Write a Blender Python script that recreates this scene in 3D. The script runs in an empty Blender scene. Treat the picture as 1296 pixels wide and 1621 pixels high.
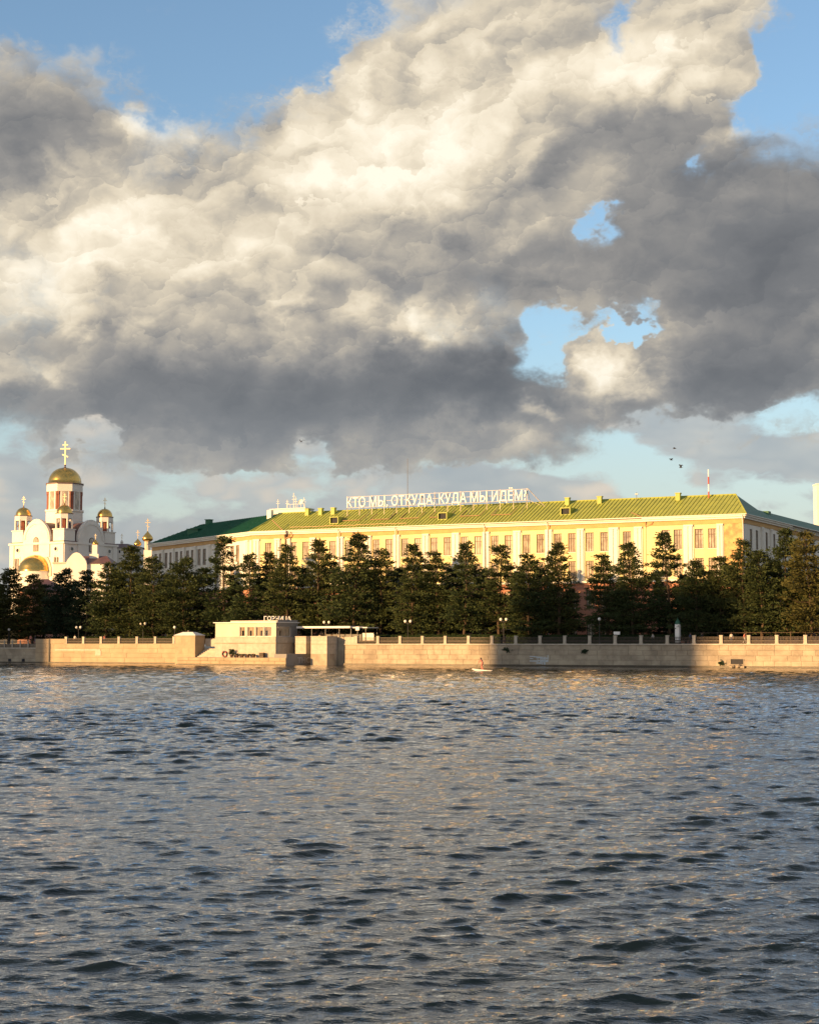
import bpy, bmesh, math, random
import numpy as np
from mathutils import Vector, Matrix

# ------------------------------------------------------------------ camera
W, H, F = 1296.0, 1621.0, 2650.0          # photograph size and focal length in its pixels
HORIZON = 1019.0                          # pixel row of the horizon
CAM_Z = 3.8                               # metres above the water
PITCH = math.atan((HORIZON - H / 2) / F)  # camera tilted up
scene = bpy.context.scene
col = scene.collection
cam_data = bpy.data.cameras.new("camera")
cam_data.sensor_fit = 'VERTICAL'
cam_data.sensor_height = 36.0
cam_data.lens = 36.0 * F / H
cam_data.clip_start = 0.5
cam_data.clip_end = 20000.0
cam = bpy.data.objects.new("camera", cam_data)
col.objects.link(cam)
cam.location = (0, 0, CAM_Z)
cam.rotation_euler = (math.radians(90) + PITCH, 0, 0)
scene.camera = cam

# ------------------------------------------------------------------ light
SUN_AZ = math.radians(-125.0)             # clockwise from +Y: behind the camera, to the left
SUN_EL = math.radians(10.0)
SUN = Vector((math.sin(SUN_AZ) * math.cos(SUN_EL), math.cos(SUN_AZ) * math.cos(SUN_EL), math.sin(SUN_EL)))
sun_data = bpy.data.lights.new("sun", 'SUN')
sun_data.energy = 5.0
sun_data.angle = math.radians(0.55)
sun_data.color = (1.0, 0.58, 0.235)
sun = bpy.data.objects.new("sun", sun_data)
col.objects.link(sun)
sun.rotation_euler = (-SUN).to_track_quat('-Z', 'Y').to_euler()
sun.location = (-200, -100, 150)

scene.render.engine = 'CYCLES'
scene.view_settings.view_transform = 'Standard'
scene.view_settings.look = 'None'
scene.view_settings.exposure = 0.98
scene.view_settings.gamma = 1.0
scene.view_settings.use_curve_mapping = False
scene.cycles.max_bounces = 6
scene.cycles.diffuse_bounces = 3
scene.cycles.glossy_bounces = 3
scene.cycles.transparent_max_bounces = 6


def ray(px, py):
    """direction in the world of a photograph pixel"""
    a, b = (px - W / 2) / F, (H / 2 - py) / F
    c, s = math.cos(PITCH), math.sin(PITCH)
    return Vector((a, c - b * s, s + b * c))


# node arithmetic helper
class S:
    nt = None

    def __init__(self, sock):
        self.s = sock

    @staticmethod
    def _m(op, *a, clamp=False):
        n = S.nt.nodes.new('ShaderNodeMath')
        n.operation = op
        n.use_clamp = clamp
        for i, v in enumerate(a):
            if isinstance(v, S):
                S.nt.links.new(v.s, n.inputs[i])
            else:
                n.inputs[i].default_value = float(v)
        return S(n.outputs[0])

    def __add__(s, o): return S._m('ADD', s, o)
    def __radd__(s, o): return S._m('ADD', o, s)
    def __sub__(s, o): return S._m('SUBTRACT', s, o)
    def __rsub__(s, o): return S._m('SUBTRACT', o, s)
    def __mul__(s, o): return S._m('MULTIPLY', s, o)
    def __rmul__(s, o): return S._m('MULTIPLY', o, s)
    def __truediv__(s, o): return S._m('DIVIDE', s, o)
    def abs(s): return S._m('ABSOLUTE', s)
    def clamp(s): return S._m('ADD', s, 0.0, clamp=True)
    def exp_neg(s): return S._m('POWER', 2.718281828, s * -1.0)

    def step(s, lo, hi):
        n = S.nt.nodes.new('ShaderNodeMapRange')
        n.interpolation_type = 'SMOOTHSTEP'
        S.nt.links.new(s.s, n.inputs[0])
        n.inputs[1].default_value = lo
        n.inputs[2].default_value = hi
        return S(n.outputs[0])


def vmath(op, *a):
    n = S.nt.nodes.new('ShaderNodeVectorMath')
    n.operation = op
    for i, v in enumerate(a):
        if isinstance(v, S):
            S.nt.links.new(v.s, n.inputs[i])
        elif isinstance(v, (int, float)) and op == 'SCALE':
            n.inputs['Scale'].default_value = v
        else:
            n.inputs[i].default_value = v
    return S(n.outputs['Value'] if op in ('DOT_PRODUCT', 'LENGTH', 'DISTANCE') else n.outputs[0])


def noise(vec, scale, detail=3.0, rough=0.5, out='Fac', norm=True, lac=2.0):
    n = S.nt.nodes.new('ShaderNodeTexNoise')
    n.noise_dimensions = '3D'
    n.normalize = norm
    S.nt.links.new(vec.s, n.inputs['Vector'])
    n.inputs['Scale'].default_value = scale
    n.inputs['Detail'].default_value = detail
    n.inputs['Roughness'].default_value = rough
    n.inputs['Lacunarity'].default_value = lac
    return S(n.outputs[out])


def ramp(fac, stops, interp='LINEAR'):
    n = S.nt.nodes.new('ShaderNodeValToRGB')
    n.color_ramp.interpolation = interp
    e = n.color_ramp.elements
    while len(e) > 1:
        e.remove(e[-1])
    for i, (p, c) in enumerate(stops):
        if i == 0:
            e[0].position = p
            e[0].color = (*c, 1)
        else:
            k = e.new(p)
            k.color = (*c, 1)
    S.nt.links.new(fac.s, n.inputs[0])
    return S(n.outputs[0])


def mixc(fac, a, b, mode='MIX'):
    n = S.nt.nodes.new('ShaderNodeMix')
    n.data_type = 'RGBA'
    n.blend_type = mode
    for sock, v in ((n.inputs[0], fac), (n.inputs[6], a), (n.inputs[7], b)):
        if isinstance(v, S):
            S.nt.links.new(v.s, sock)
        elif isinstance(v, (int, float)):
            sock.default_value = v
        else:
            sock.default_value = (*v, 1)
    return S(n.outputs[2])


# ------------------------------------------------------------------ sky
def build_world():
    world = bpy.data.worlds.new("World")
    scene.world = world
    world.use_nodes = True
    nt = world.node_tree
    nt.nodes.clear()
    S.nt = nt
    KU = 2.65                                     # cloud chart: one unit = about 21.6 degrees

    def chart(px, py):
        d = ray(px, py).normalized()
        return math.atan2(d.x, d.y) * KU, math.asin(d.z) * KU

    tc = nt.nodes.new('ShaderNodeTexCoord')
    d = S(tc.outputs['Generated'])
    sep = nt.nodes.new('ShaderNodeSeparateXYZ')
    nt.links.new(d.s, sep.inputs[0])
    dx, dy, dz = (S(sep.outputs[i]) for i in range(3))
    az = S._m('ARCTAN2', dx, dy) * KU
    el = S._m('ARCSINE', dz) * KU
    # noise domain: the direction itself (no seam), drawn out a little sideways
    q = vmath('MULTIPLY', d, (KU, KU, KU * 1.35))
    # domain warp
    w1 = vmath('SUBTRACT', noise(q, 3.2, 3.0, 0.55, 'Color'), (0.5, 0.5, 0.5))
    w2 = vmath('SUBTRACT', noise(q, 13.0, 4.0, 0.6, 'Color'), (0.5, 0.5, 0.5))
    comb = nt.nodes.new('ShaderNodeCombineXYZ')
    nt.links.new(az.s, comb.inputs[0])
    nt.links.new(el.s, comb.inputs[1])
    P0 = S(comb.outputs[0])
    warp = vmath('ADD', vmath('SCALE', w1, 0.19) if False else vmath('MULTIPLY', w1, (0.19, 0.15, 0.0)),
                 vmath('MULTIPLY', w2, (0.14, 0.115, 0.0)))
    P = vmath('ADD', P0, warp)

    def blobs(pos, items, base):
        acc = None
        for it in items:
            px, py, rx, ry, amp = it[:5]
            rot = it[5] if len(it) > 5 else 0.0
            u, v = chart(px, py)
            m = nt.nodes.new('ShaderNodeMapping')
            m.vector_type = 'TEXTURE'
            m.inputs['Location'].default_value = (u, v, 0)
            m.inputs['Rotation'].default_value = (0, 0, math.radians(rot))
            m.inputs['Scale'].default_value = (rx / 1000, ry / 1000, 1)
            # (each blob takes its position by way of the sum so far: the shader then needs little stack)
            src = pos if acc is None else vmath('MULTIPLY_ADD', acc, (1e-9, 1e-9, 0.0), pos)
            nt.links.new(src.s, m.inputs['Vector'])
            mv = S(m.outputs[0])
            g = vmath('DOT_PRODUCT', mv, mv).exp_neg() * amp
            acc = g if acc is None else acc + g
        return acc + base

    # puffs: |noise| over octaves; a coarse and a fine sum, also taken a step towards the sun for relief
    grp = bpy.data.node_groups.new("cloud_puffs", 'ShaderNodeTree')
    grp.interface.new_socket("Vector", in_out='INPUT', socket_type='NodeSocketVector')
    grp.interface.new_socket("Coarse", in_out='OUTPUT', socket_type='NodeSocketFloat')
    grp.interface.new_socket("Fine", in_out='OUTPUT', socket_type='NodeSocketFloat')
    S.nt = grp
    gi = grp.nodes.new('NodeGroupInput')
    go = grp.nodes.new('NodeGroupOutput')
    gv = S(gi.outputs[0])
    tot, amp = None, 1.0
    for k, sc in enumerate((4.2, 9.0, 19.0, 41.0, 88.0)):
        o = vmath('ADD', gv, (3.1 * k, 1.7 * k, 0.9 * k))
        n_ = noise(o, sc, 0.0 if k < 4 else 2.0, 0.45, norm=False)
        t = S._m('SQRT', n_ * n_ + 0.006) * amp      # rounded crease
        tot = t if tot is None else tot + t
        if k == 2:
            grp.links.new(tot.s, go.inputs[0])
        amp *= 0.55
    grp.links.new(tot.s, go.inputs[1])
    S.nt = nt

    def puffs(v):
        n = nt.nodes.new('ShaderNodeGroup')
        n.node_tree = grp
        nt.links.new(v.s, n.inputs[0])
        return S(n.outputs[0]), S(n.outputs[1])

    qw = vmath('ADD', q, vmath('MULTIPLY', w2, (0.07, 0.07, 0.07)))
    c0, b0 = puffs(qw)
    c1, b1 = puffs(vmath('ADD', qw, (-0.022, 0.0, 0.036)))
    # cauliflower heads: rounded cells lit from the sun's side
    heads = None
    qv = vmath('ADD', q, vmath('MULTIPLY', w2, (0.11, 0.11, 0.11)))
    qv = vmath('ADD', qv, vmath('MULTIPLY', w1, (0.10, 0.10, 0.10)))
    for sc, wt in ((3.3, 0.42), (7.5, 0.42), (16.0, 0.22), (36.0, 0.10)):
        vo = nt.nodes.new('ShaderNodeTexVoronoi')
        vo.voronoi_dimensions = '3D'
        vo.feature = 'SMOOTH_F1' if sc < 10 else 'F1'
        if sc < 10:
            vo.inputs['Smoothness'].default_value = 0.45
        vo.inputs['Scale'].default_value = sc
        vo.inputs['Randomness'].default_value = 1.0
        nt.links.new(qv.s, vo.inputs['Vector'])
        df = vmath('SUBTRACT', qv, S(vo.outputs['Position']))
        t_ = vmath('DOT_PRODUCT', df, (-0.42 * sc * wt, 0.0, 0.80 * sc * wt))
        heads = t_ if heads is None else heads + t_
    relief = (c0 - c1) * 0.26 + (b0 - b1) * 0.14 + heads * 0.40

    big = noise(q, 1.7, 2.0, 0.5)                   # where clouds lie outside the view
    cover = COVER(blobs, P) + (big - 0.5) * 0.9 + (b0 - 0.45) * 0.50 - el.step(1.0, 1.6) * 0.09   # opens to blue higher up
    soft = noise(q, 3.7, 2.0, 0.5).step(0.34, 0.60)  # some edges are crisp, some ragged and thin
    crisp = cover.step(-0.07, 0.17)
    vague = cover.step(-0.24, 0.46)
    alpha = crisp + (vague - crisp) * soft
    veil = cover.step(-0.55, 0.05) * noise(vmath('ADD', q, vmath('SCALE', w2, 0.25)), 9.0, 5.0, 0.62).step(0.46, 0.76) * 0.75
    alpha = S._m('MAXIMUM', alpha, veil)
    lbase = LIT(blobs, P)
    lit = lbase + relief * (lbase * 1.35 + 0.18) + (c0 - 0.5) * 0.08 + (noise(q, 2.6, 3.0, 0.5) - 0.5) * 0.25
    lit = lit + (1.0 - cover.step(0.0, 0.20)) * 0.10     # thin rims let light through
    ccol = ramp((lit * 0.84).clamp(), [(0.0, (0.084, 0.091, 0.102)), (0.19, (0.134, 0.138, 0.145)), (0.36, (0.212, 0.205, 0.196)), (0.51, (0.330, 0.300, 0.254)),
                                       (0.68, (0.500, 0.438, 0.338)), (0.84, (0.63, 0.560, 0.44)), (1.0, (0.72, 0.660, 0.545))])
    # air between us and the low clouds
    low = 1.0 - el.step(0.14, 0.50)
    ccol = mixc(low * 0.60, ccol, (0.200, 0.226, 0.248))
    # far pale banks close to the horizon
    qh = vmath('MULTIPLY', d, (KU * 1.0, KU * 1.0, KU * 2.4))
    hc, hn = puffs(vmath('ADD', qh, vmath('SCALE', w2, 0.06)))
    hcov = (noise(qh, 3.6, 3.0, 0.5) - 0.50) * 1.5 + (hn - 0.45) * 0.30 + (0.40 - el) * 0.75
    halpha = hcov.step(-0.02, 0.12)
    hcol = ramp((0.46 + (hc - 0.5) * 0.8 + (noise(qh, 2.2, 2.0, 0.5) - 0.5) * 0.9).clamp(),
                [(0.0, (0.235, 0.26, 0.285)), (0.45, (0.33, 0.335, 0.33)), (0.62, (0.43, 0.385, 0.335)), (0.85, (0.56, 0.46, 0.37))])

    sky = nt.nodes.new('ShaderNodeTexSky')
    sky.sky_type = 'NISHITA'
    sky.sun_disc = False
    sky.sun_elevation = SUN_EL
    sky.sun_rotation = SUN_AZ % (2 * math.pi)
    sky.altitude = 250
    sky.air_density = 1.0
    sky.dust_density = 1.2
    sky.ozone_density = 2.0
    bg = nt.nodes.new('ShaderNodeBackground')
    bg.inputs['Strength'].default_value = SKY_STRENGTH
    k = 1.0 / 0.15               # cloud tones are given for a strength of 0.15
    c = S(sky.outputs[0])

    def lift(cc):
        n = nt.nodes.new('ShaderNodeVectorMath')
        n.operation = 'SCALE'
        nt.links.new(cc.s, n.inputs[0])
        n.inputs['Scale'].default_value = k
        return S(n.outputs[0])

    c = mixc((1.0 - el.step(-0.05, 0.58)) * 0.92, c, lift(ramp(el, [(0.0, (0.40, 0.395, 0.36)), (0.45, (0.375, 0.40, 0.385))])))   # pale air low down
    c = mixc(halpha * 0.85, c, lift(hcol))
    c = mixc(alpha, c, lift(ccol))
    nt.links.new(c.s, bg.inputs[0])
    out = nt.nodes.new('ShaderNodeOutputWorld')
    nt.links.new(bg.outputs[0], out.inputs[0])
    world.cycles.sampling_method = 'MANUAL'
    world.cycles.sample_map_resolution = 512


SKY_STRENGTH = 0.115


def COVER(blobs, P):
    return blobs(P, [
        # open blue
        (390, 15, 180, 95, -0.95, 0), (90, -25, 150, 70, -0.95, 0), (520, 60, 90, 60, -0.5, 30),
        (290, 115, 110, 62, -0.8), (420, 100, 60, 60, -0.3), (1290, 60, 75, 115, -1.1), (1190, 172, 62, 42, -0.8),
        (975, 25, 26, 55, -0.6), (1092, 255, 30, 30, -0.75), (962, 345, 32, 30, -1.0),
        (885, 518, 55, 26, -0.9), (1010, 518, 52, 15, -0.95), (836, 556, 30, 38, -0.8), (900, 555, 40, 22, -0.6),
        # breaks above the horizon
        (180, 703, 45, 24, -1.0), (25, 728, 70, 26, -0.85), (515, 712, 40, 26, -0.9), (1050, 690, 110, 40, -1.0),
        (1250, 672, 90, 24, -0.7), (640, 800, 900, 48, -1.1), (1250, 735, 150, 28, -0.55), (960, 738, 70, 22, -0.6), (420, 750, 60, 14, -0.5),
        # masses
        (60, 190, 130, 105, 0.62), (420, 330, 420, 130, 0.55, 12), (760, 190, 300, 130, 0.6, 12), (1090, 110, 120, 95, 0.55),
        (450, 600, 520, 110, 0.55), (1190, 430, 200, 170, 0.75), (975, 580, 62, 40, 1.15), (1060, 505, 30, 40, 0.5), (1170, 620, 150, 50, 0.4),
        (720, 705, 190, 50, 0.5), (300, 705, 110, 40, 0.4), (120, 735, 45, 22, 0.45), (1190, 700, 60, 18, 0.3), (560, 735, 50, 20, 0.3)], 0.12)


def LIT(blobs, P):
    return blobs(P, [
        (430, 260, 280, 100, 0.26, 8), (700, 170, 230, 120, 0.30, 20), (1060, 70, 200, 95, 0.30), (150, 300, 110, 80, 0.26),
        (250, 195, 60, 32, 0.45), (300, 400, 330, 80, 0.14), (60, 440, 150, 90, 0.20), (280, 470, 220, 50, 0.10), (640, 300, 220, 80, 0.14),
        (620, 505, 90, 34, 0.42), (455, 490, 55, 24, 0.34), (50, 585, 55, 20, 0.36), (985, 580, 75, 45, 0.85),
        (850, 640, 40, 16, 0.5), (820, 690, 60, 20, 0.24), (1130, 150, 60, 40, 0.12), (1160, 212, 60, 18, 0.3),
        # shade
        (60, 215, 140, 75, -0.34), (420, 330, 110, 28, -0.30), (640, 335, 80, 25, -0.22), (800, 410, 150, 45, -0.28),
        (1200, 410, 230, 170, -0.46), (1000, 205, 120, 50, -0.20), (430, 640, 460, 70, -0.42), (760, 600, 160, 65, -0.38),
        (330, 570, 130, 40, -0.16), (1150, 610, 180, 55, -0.30), (510, 480, 40, 40, -0.26), (100, 530, 140, 24, -0.14)], 0.58)


build_world()


# ------------------------------------------------------------------ geometry helpers
class MB:
    """collects shapes for one mesh object"""

    def __init__(self):
        self.v, self.f, self.mi, self.cur = [], [], [], 0

    def face(self, pts):
        n = len(self.v)
        self.v += [tuple(p) for p in pts]
        self.f.append(tuple(range(n, n + len(pts))))
        self.mi.append(self.cur)

    def mesh(self, verts, faces):
        n = len(self.v)
        self.v += [tuple(p) for p in verts]
        for f in faces:
            self.f.append(tuple(i + n for i in f))
            self.mi.append(self.cur)

    def box(self, x0, x1, y0, y1, z0, z1):
        v = [(x, y, z) for z in (z0, z1) for y in (y0, y1) for x in (x0, x1)]
        self.mesh(v, [(0, 2, 3, 1), (4, 5, 7, 6), (0, 1, 5, 4), (2, 6, 7, 3), (0, 4, 6, 2), (1, 3, 7, 5)])
        return self

    def prism(self, poly, y0, y1):
        """polygon of (x, z) drawn anticlockwise seen from -y, pushed from y0 to y1"""
        n = len(poly)
        v = [(x, y0, z) for x, z in poly] + [(x, y1, z) for x, z in poly]
        f = [tuple(range(n)), tuple(range(2 * n - 1, n - 1, -1))]
        for i in range(n):
            j = (i + 1) % n
            f.append((i, i + n, j + n, j))
        self.mesh(v, f)
        return self

    def slab(self, poly, z0, z1):
        """polygon of (x, y) anticlockwise from above"""
        n = len(poly)
        v = [(x, y, z0) for x, y in poly] + [(x, y, z1) for x, y in poly]
        f = [tuple(range(n - 1, -1, -1)), tuple(range(n, 2 * n))]
        for i in range(n):
            j = (i + 1) % n
            f.append((i, j, j + n, i + n))
        self.mesh(v, f)
        return self

    def lathe(self, prof, n=16, cx=0, cy=0, a0=0.0, a1=2 * math.pi):
        """profile of (radius, z) from bottom to top"""
        full = abs(a1 - a0 - 2 * math.pi) < 1e-6
        m = n if full else n + 1
        v = []
        for r, z in prof:
            for i in range(m):
                a = a0 + (a1 - a0) * i / n
                v.append((cx + r * math.cos(a), cy + r * math.sin(a), z))
        f = []
        for k in range(len(prof) - 1):
            for i in range(n):
                j = (i + 1) % m
                f.append((k * m + i, k * m + j, (k + 1) * m + j, (k + 1) * m + i))
        self.mesh(v, f)
        return self

    def tube(self, pts, rads, n=6):
        pts = [Vector(p) for p in pts]
        v, f = [], []
        for k, p in enumerate(pts):
            d = (pts[min(k + 1, len(pts) - 1)] - pts[max(k - 1, 0)])
            d = d.normalized() if d.length > 1e-9 else Vector((0, 0, 1))
            a = d.orthogonal().normalized()
            b = d.cross(a)
            r = rads[k] if isinstance(rads, (list, tuple)) else rads
            for i in range(n):
                t = 2 * math.pi * i / n
                v.append(p + a * math.cos(t) * r + b * math.sin(t) * r)
        for k in range(len(pts) - 1):
            for i in range(n):
                j = (i + 1) % n
                f.append((k * n + i, k * n + j, (k + 1) * n + j, (k + 1) * n + i))
        f.append(tuple(range(n - 1, -1, -1)))
        f.append(tuple(range((len(pts) - 1) * n, len(pts) * n)))
        self.mesh(v, f)
        return self

    def walls(self, x0, x1, z0, z1, y, holes, depth):
        """sheet facing -y with holes (xa, xb, za, zb) that have reveals"""
        xs = sorted({x0, x1, *[h[0] for h in holes], *[h[1] for h in holes]})
        zs = sorted({z0, z1, *[h[2] for h in holes], *[h[3] for h in holes]})
        for i in range(len(xs) - 1):
            for k in range(len(zs) - 1):
                mx, mz = (xs[i] + xs[i + 1]) / 2, (zs[k] + zs[k + 1]) / 2
                if any(h[0] < mx < h[1] and h[2] < mz < h[3] for h in holes):
                    continue
                self.face([(xs[i], y, zs[k]), (xs[i + 1], y, zs[k]), (xs[i + 1], y, zs[k + 1]), (xs[i], y, zs[k + 1])])
        for a, b, c, e in holes:
            d = y + depth
            self.face([(a, y, c), (a, d, c), (b, d, c), (b, y, c)])
            self.face([(a, y, e), (b, y, e), (b, d, e), (a, d, e)])
            self.face([(a, y, c), (a, y, e), (a, d, e), (a, d, c)])
            self.face([(b, y, c), (b, d, c), (b, d, e), (b, y, e)])
        return self

    def data(self, name):
        me = bpy.data.meshes.new(name)
        me.from_pydata(self.v, [], self.f)
        return me

    def build(self, name, mats, parent=None, mtx=None, smooth=False):
        me = self.data(name)
        mats = mats if isinstance(mats, (list, tuple)) else [mats]
        for m in mats:
            me.materials.append(m)
        if len(mats) > 1:
            me.polygons.foreach_set('material_index', self.mi)
        if smooth:
            me.polygons.foreach_set('use_smooth', [True] * len(me.polygons))
        me.update()
        return link(name, me, parent, mtx)


def link(name, me, parent=None, mtx=None):
    o = bpy.data.objects.new(name, me)
    col.objects.link(o)
    if parent is not None:
        o.parent = parent
    if mtx is not None:
        o.matrix_basis = mtx
    return o


def T(x, y, z, rz=0.0):
    return Matrix.Translation((x, y, z)) @ Matrix.Rotation(rz, 4, 'Z')


def thing(name, label, cat, mtx=None, group=None):
    o = bpy.data.objects.new(name, None)
    o.empty_display_size = 0.3
    col.objects.link(o)
    if mtx is not None:
        o.matrix_basis = mtx
    return tag(o, label, cat, group)


def tag(o, label, cat, group=None):
    o["label"] = label
    o["category"] = cat
    if group:
        o["group"] = group
    return o


def kind(o, k):
    o["kind"] = k
    return o


def copy_tree(o, parent=None, mtx=None):
    c = o.copy()
    col.objects.link(c)
    if parent is not None:
        c.parent = parent
    if mtx is not None:
        c.matrix_basis = mtx
    for ch in o.children:
        copy_tree(ch, c)
    return c


def text_data(body, size, extrude, offset=0.0):
    cu = bpy.data.curves.new("lettering", 'FONT')
    cu.body = body
    cu.size = size
    cu.extrude = extrude
    cu.offset = offset
    o = bpy.data.objects.new("lettering", cu)
    col.objects.link(o)
    dg = bpy.context.evaluated_depsgraph_get()
    me = bpy.data.meshes.new_from_object(o.evaluated_get(dg))
    bpy.data.objects.remove(o)
    bpy.data.curves.remove(cu)
    return me


def xrange_of(me):
    xs = [v.co.x for v in me.vertices]
    return (min(xs), max(xs)) if xs else (0, 0)


# ------------------------------------------------------------------ materials
def new_mat(name):
    m = bpy.data.materials.new(name)
    m.use_nodes = True
    S.nt = m.node_tree
    b = m.node_tree.nodes['Principled BSDF']
    return m, b


def pmat(name, c1, c2=None, scale=1.0, rough=0.7, metal=0.0, bump=0.0, bscale=8.0, rand=0.0, detail=5.0, spec=0.4, streak=False):
    """procedural paint / stone: two tones mixed by noise, fine bump, tone that differs from object to object"""
    m, b = new_mat(name)
    nt = m.node_tree
    tc = nt.nodes.new('ShaderNodeTexCoord')
    geo = nt.nodes.new('ShaderNodeNewGeometry')
    pos = S(geo.outputs['Position'])
    if streak:
        pos = vmath('MULTIPLY', pos, (1.0, 1.0, 0.22))
    c2 = c2 or tuple(x * 0.82 for x in c1)
    f = noise(pos, scale, detail, 0.6).step(0.30, 0.70)
    c = mixc(f, c1, c2)
    if rand:
        oi = nt.nodes.new('ShaderNodeObjectInfo')
        r = S(oi.outputs['Random']) * (2 * rand) + (1.0 - rand)
        n = nt.nodes.new('ShaderNodeVectorMath')
        n.operation = 'SCALE'
        nt.links.new(c.s, n.inputs[0])
        nt.links.new(r.s, n.inputs['Scale'])
        c = S(n.outputs[0])
    nt.links.new(c.s, b.inputs['Base Color'])
    b.inputs['Roughness'].default_value = rough
    b.inputs['Metallic'].default_value = metal
    b.inputs['Specular IOR Level'].default_value = spec
    if bump:
        bn = nt.nodes.new('ShaderNodeBump')
        bn.inputs['Strength'].default_value = bump
        bn.inputs['Distance'].default_value = 0.05
        nt.links.new(noise(pos, bscale, 4.0, 0.6).s, bn.inputs['Height'])
        nt.links.new(bn.outputs[0], b.inputs['Normal'])
    return m


M = {}
M['granite'] = pmat('granite', (0.42, 0.36, 0.275), (0.255, 0.215, 0.165), 0.45, 0.85, bump=0.5, bscale=6, rand=0.08)
M['granite_core'] = pmat('granite_mortar', (0.31, 0.265, 0.21), (0.23, 0.20, 0.16), 1.2, 0.9)
M['granite_light'] = pmat('granite_light', (0.48, 0.43, 0.36), (0.38, 0.34, 0.285), 1.5, 0.8, bump=0.3, rand=0.08)
M['render_wall'] = pmat('embankment_render', (0.43, 0.345, 0.235), (0.32, 0.255, 0.175), 0.35, 0.85, bump=0.3, rand=0.06)
M['wet'] = pmat('wet_footing', (0.085, 0.065, 0.045), (0.045, 0.04, 0.03), 1.5, 0.45, bump=0.5)
M['iron'] = pmat('cast_iron', (0.035, 0.030, 0.028), (0.06, 0.045, 0.035), 4, 0.55, metal=0.3)
M['ground'] = pmat('ground', (0.10, 0.095, 0.085), (0.07, 0.075, 0.05), 0.12, 0.95)
M['asphalt'] = pmat('asphalt', (0.06, 0.06, 0.06), (0.045, 0.045, 0.047), 0.8, 0.9)
M['paving'] = pmat('paving', (0.25, 0.23, 0.21), (0.19, 0.18, 0.16), 1.5, 0.85)
M['yellow'] = pmat('yellow_plaster', (0.77, 0.66, 0.37), (0.69, 0.57, 0.30), 0.30, 0.85, bump=0.12, streak=True)
M['white'] = pmat('white_plaster', (0.82, 0.79, 0.72), (0.73, 0.70, 0.63), 0.35, 0.8, bump=0.1, streak=True)
M['peel'] = pmat('peeling_plaster', (0.66, 0.46, 0.20), (0.42, 0.24, 0.12), 0.9, 0.9, bump=0.4, detail=8)
M['salmon'] = pmat('salmon_plaster', (0.50, 0.245, 0.165), (0.42, 0.19, 0.125), 0.5, 0.9, bump=0.3)
M['frieze'] = pmat('ochre_frieze', (0.60, 0.38, 0.16), (0.52, 0.32, 0.14), 0.6, 0.85)
M['frame'] = pmat('window_frame', (0.095, 0.06, 0.04), (0.07, 0.045, 0.03), 2.0, 0.6, rand=0.25)
M['downpipe'] = pmat('downpipe_metal', (0.42, 0.27, 0.15), (0.34, 0.21, 0.12), 1.0, 0.5, metal=0.2)
M['church_white'] = pmat('church_white', (0.80, 0.77, 0.72), (0.74, 0.70, 0.64), 0.3, 0.75)
M['church_red'] = pmat('red_stone', (0.30, 0.105, 0.065), (0.22, 0.075, 0.05), 0.8, 0.6)
M['church_roof'] = pmat('plum_roof', (0.135, 0.07, 0.075), (0.10, 0.055, 0.06), 0.8, 0.5)
M['gold'] = pmat('gold_leaf', (0.78, 0.52, 0.16), (0.66, 0.42, 0.12), 0.8, 0.20, metal=1.0, bump=0.04, bscale=3)
M['gold_cross'] = pmat('polished_gold', (0.95, 0.78, 0.50), (0.90, 0.72, 0.45), 1, 0.42, metal=0.75)
M['bell'] = pmat('bronze', (0.10, 0.065, 0.035), None, 1, 0.5, metal=0.8)
M['sign_white'] = pmat('sign_white', (0.84, 0.83, 0.82), (0.80, 0.79, 0.78), 1, 0.5)
M['steel'] = pmat('grey_steel', (0.30, 0.28, 0.26), (0.22, 0.20, 0.18), 2, 0.5, metal=0.5)
M['steel_dark'] = pmat('dark_steel', (0.08, 0.08, 0.085), (0.06, 0.06, 0.06), 2, 0.5, metal=0.4)
M['red'] = pmat('red_paint', (0.45, 0.06, 0.05), None, 1, 0.5)
M['kiosk'] = pmat('kiosk_panel', (0.58, 0.51, 0.41), (0.51, 0.45, 0.36), 0.6, 0.6)
M['kiosk_shaded'] = pmat('kiosk_shaded', (0.30, 0.29, 0.28), (0.25, 0.24, 0.235), 0.6, 0.6)  # darker panel copy for the right side: its shade is in the colour
M['canvas'] = pmat('white_canvas', (0.80, 0.77, 0.73), (0.74, 0.71, 0.67), 0.8, 0.8)
M['curtain'] = pmat('curtain', (0.56, 0.46, 0.33), (0.42, 0.34, 0.25), 1.5, 0.9, rand=0.2)
M['bark'] = pmat('bark', (0.105, 0.072, 0.048), (0.06, 0.042, 0.03), 3.0, 0.95, bump=0.6, rand=0.2)
M['skin'] = pmat('skin', (0.55, 0.34, 0.25), (0.50, 0.30, 0.22), 2, 0.6)
M['hair'] = pmat('hair', (0.05, 0.033, 0.022), None, 2, 0.6)
M['cloth_salmon'] = pmat('salmon_cloth', (0.62, 0.23, 0.18), (0.55, 0.18, 0.14), 3, 0.85)
M['cloth_red'] = pmat('red_cloth', (0.50, 0.04, 0.03), None, 3, 0.8)
M['cloth_dark'] = pmat('dark_cloth', (0.035, 0.037, 0.045), (0.025, 0.025, 0.03), 3, 0.85)
M['cloth_blue'] = pmat('blue_cloth', (0.06, 0.09, 0.17), None, 3, 0.85)
M['cloth_pale'] = pmat('pale_cloth', (0.60, 0.56, 0.52), None, 3, 0.85)
M['board'] = pmat('board_white', (0.75, 0.72, 0.68), None, 3, 0.35)
M['green_paint'] = pmat('dark_green_paint', (0.03, 0.12, 0.08), None, 2, 0.45)
M['globe'] = pmat('opal_glass', (0.82, 0.80, 0.76), (0.80, 0.78, 0.74), 2, 0.25)
M['tower_white'] = pmat('white_cladding', (0.82, 0.81, 0.79), (0.78, 0.77, 0.75), 0.2, 0.6)
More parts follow.
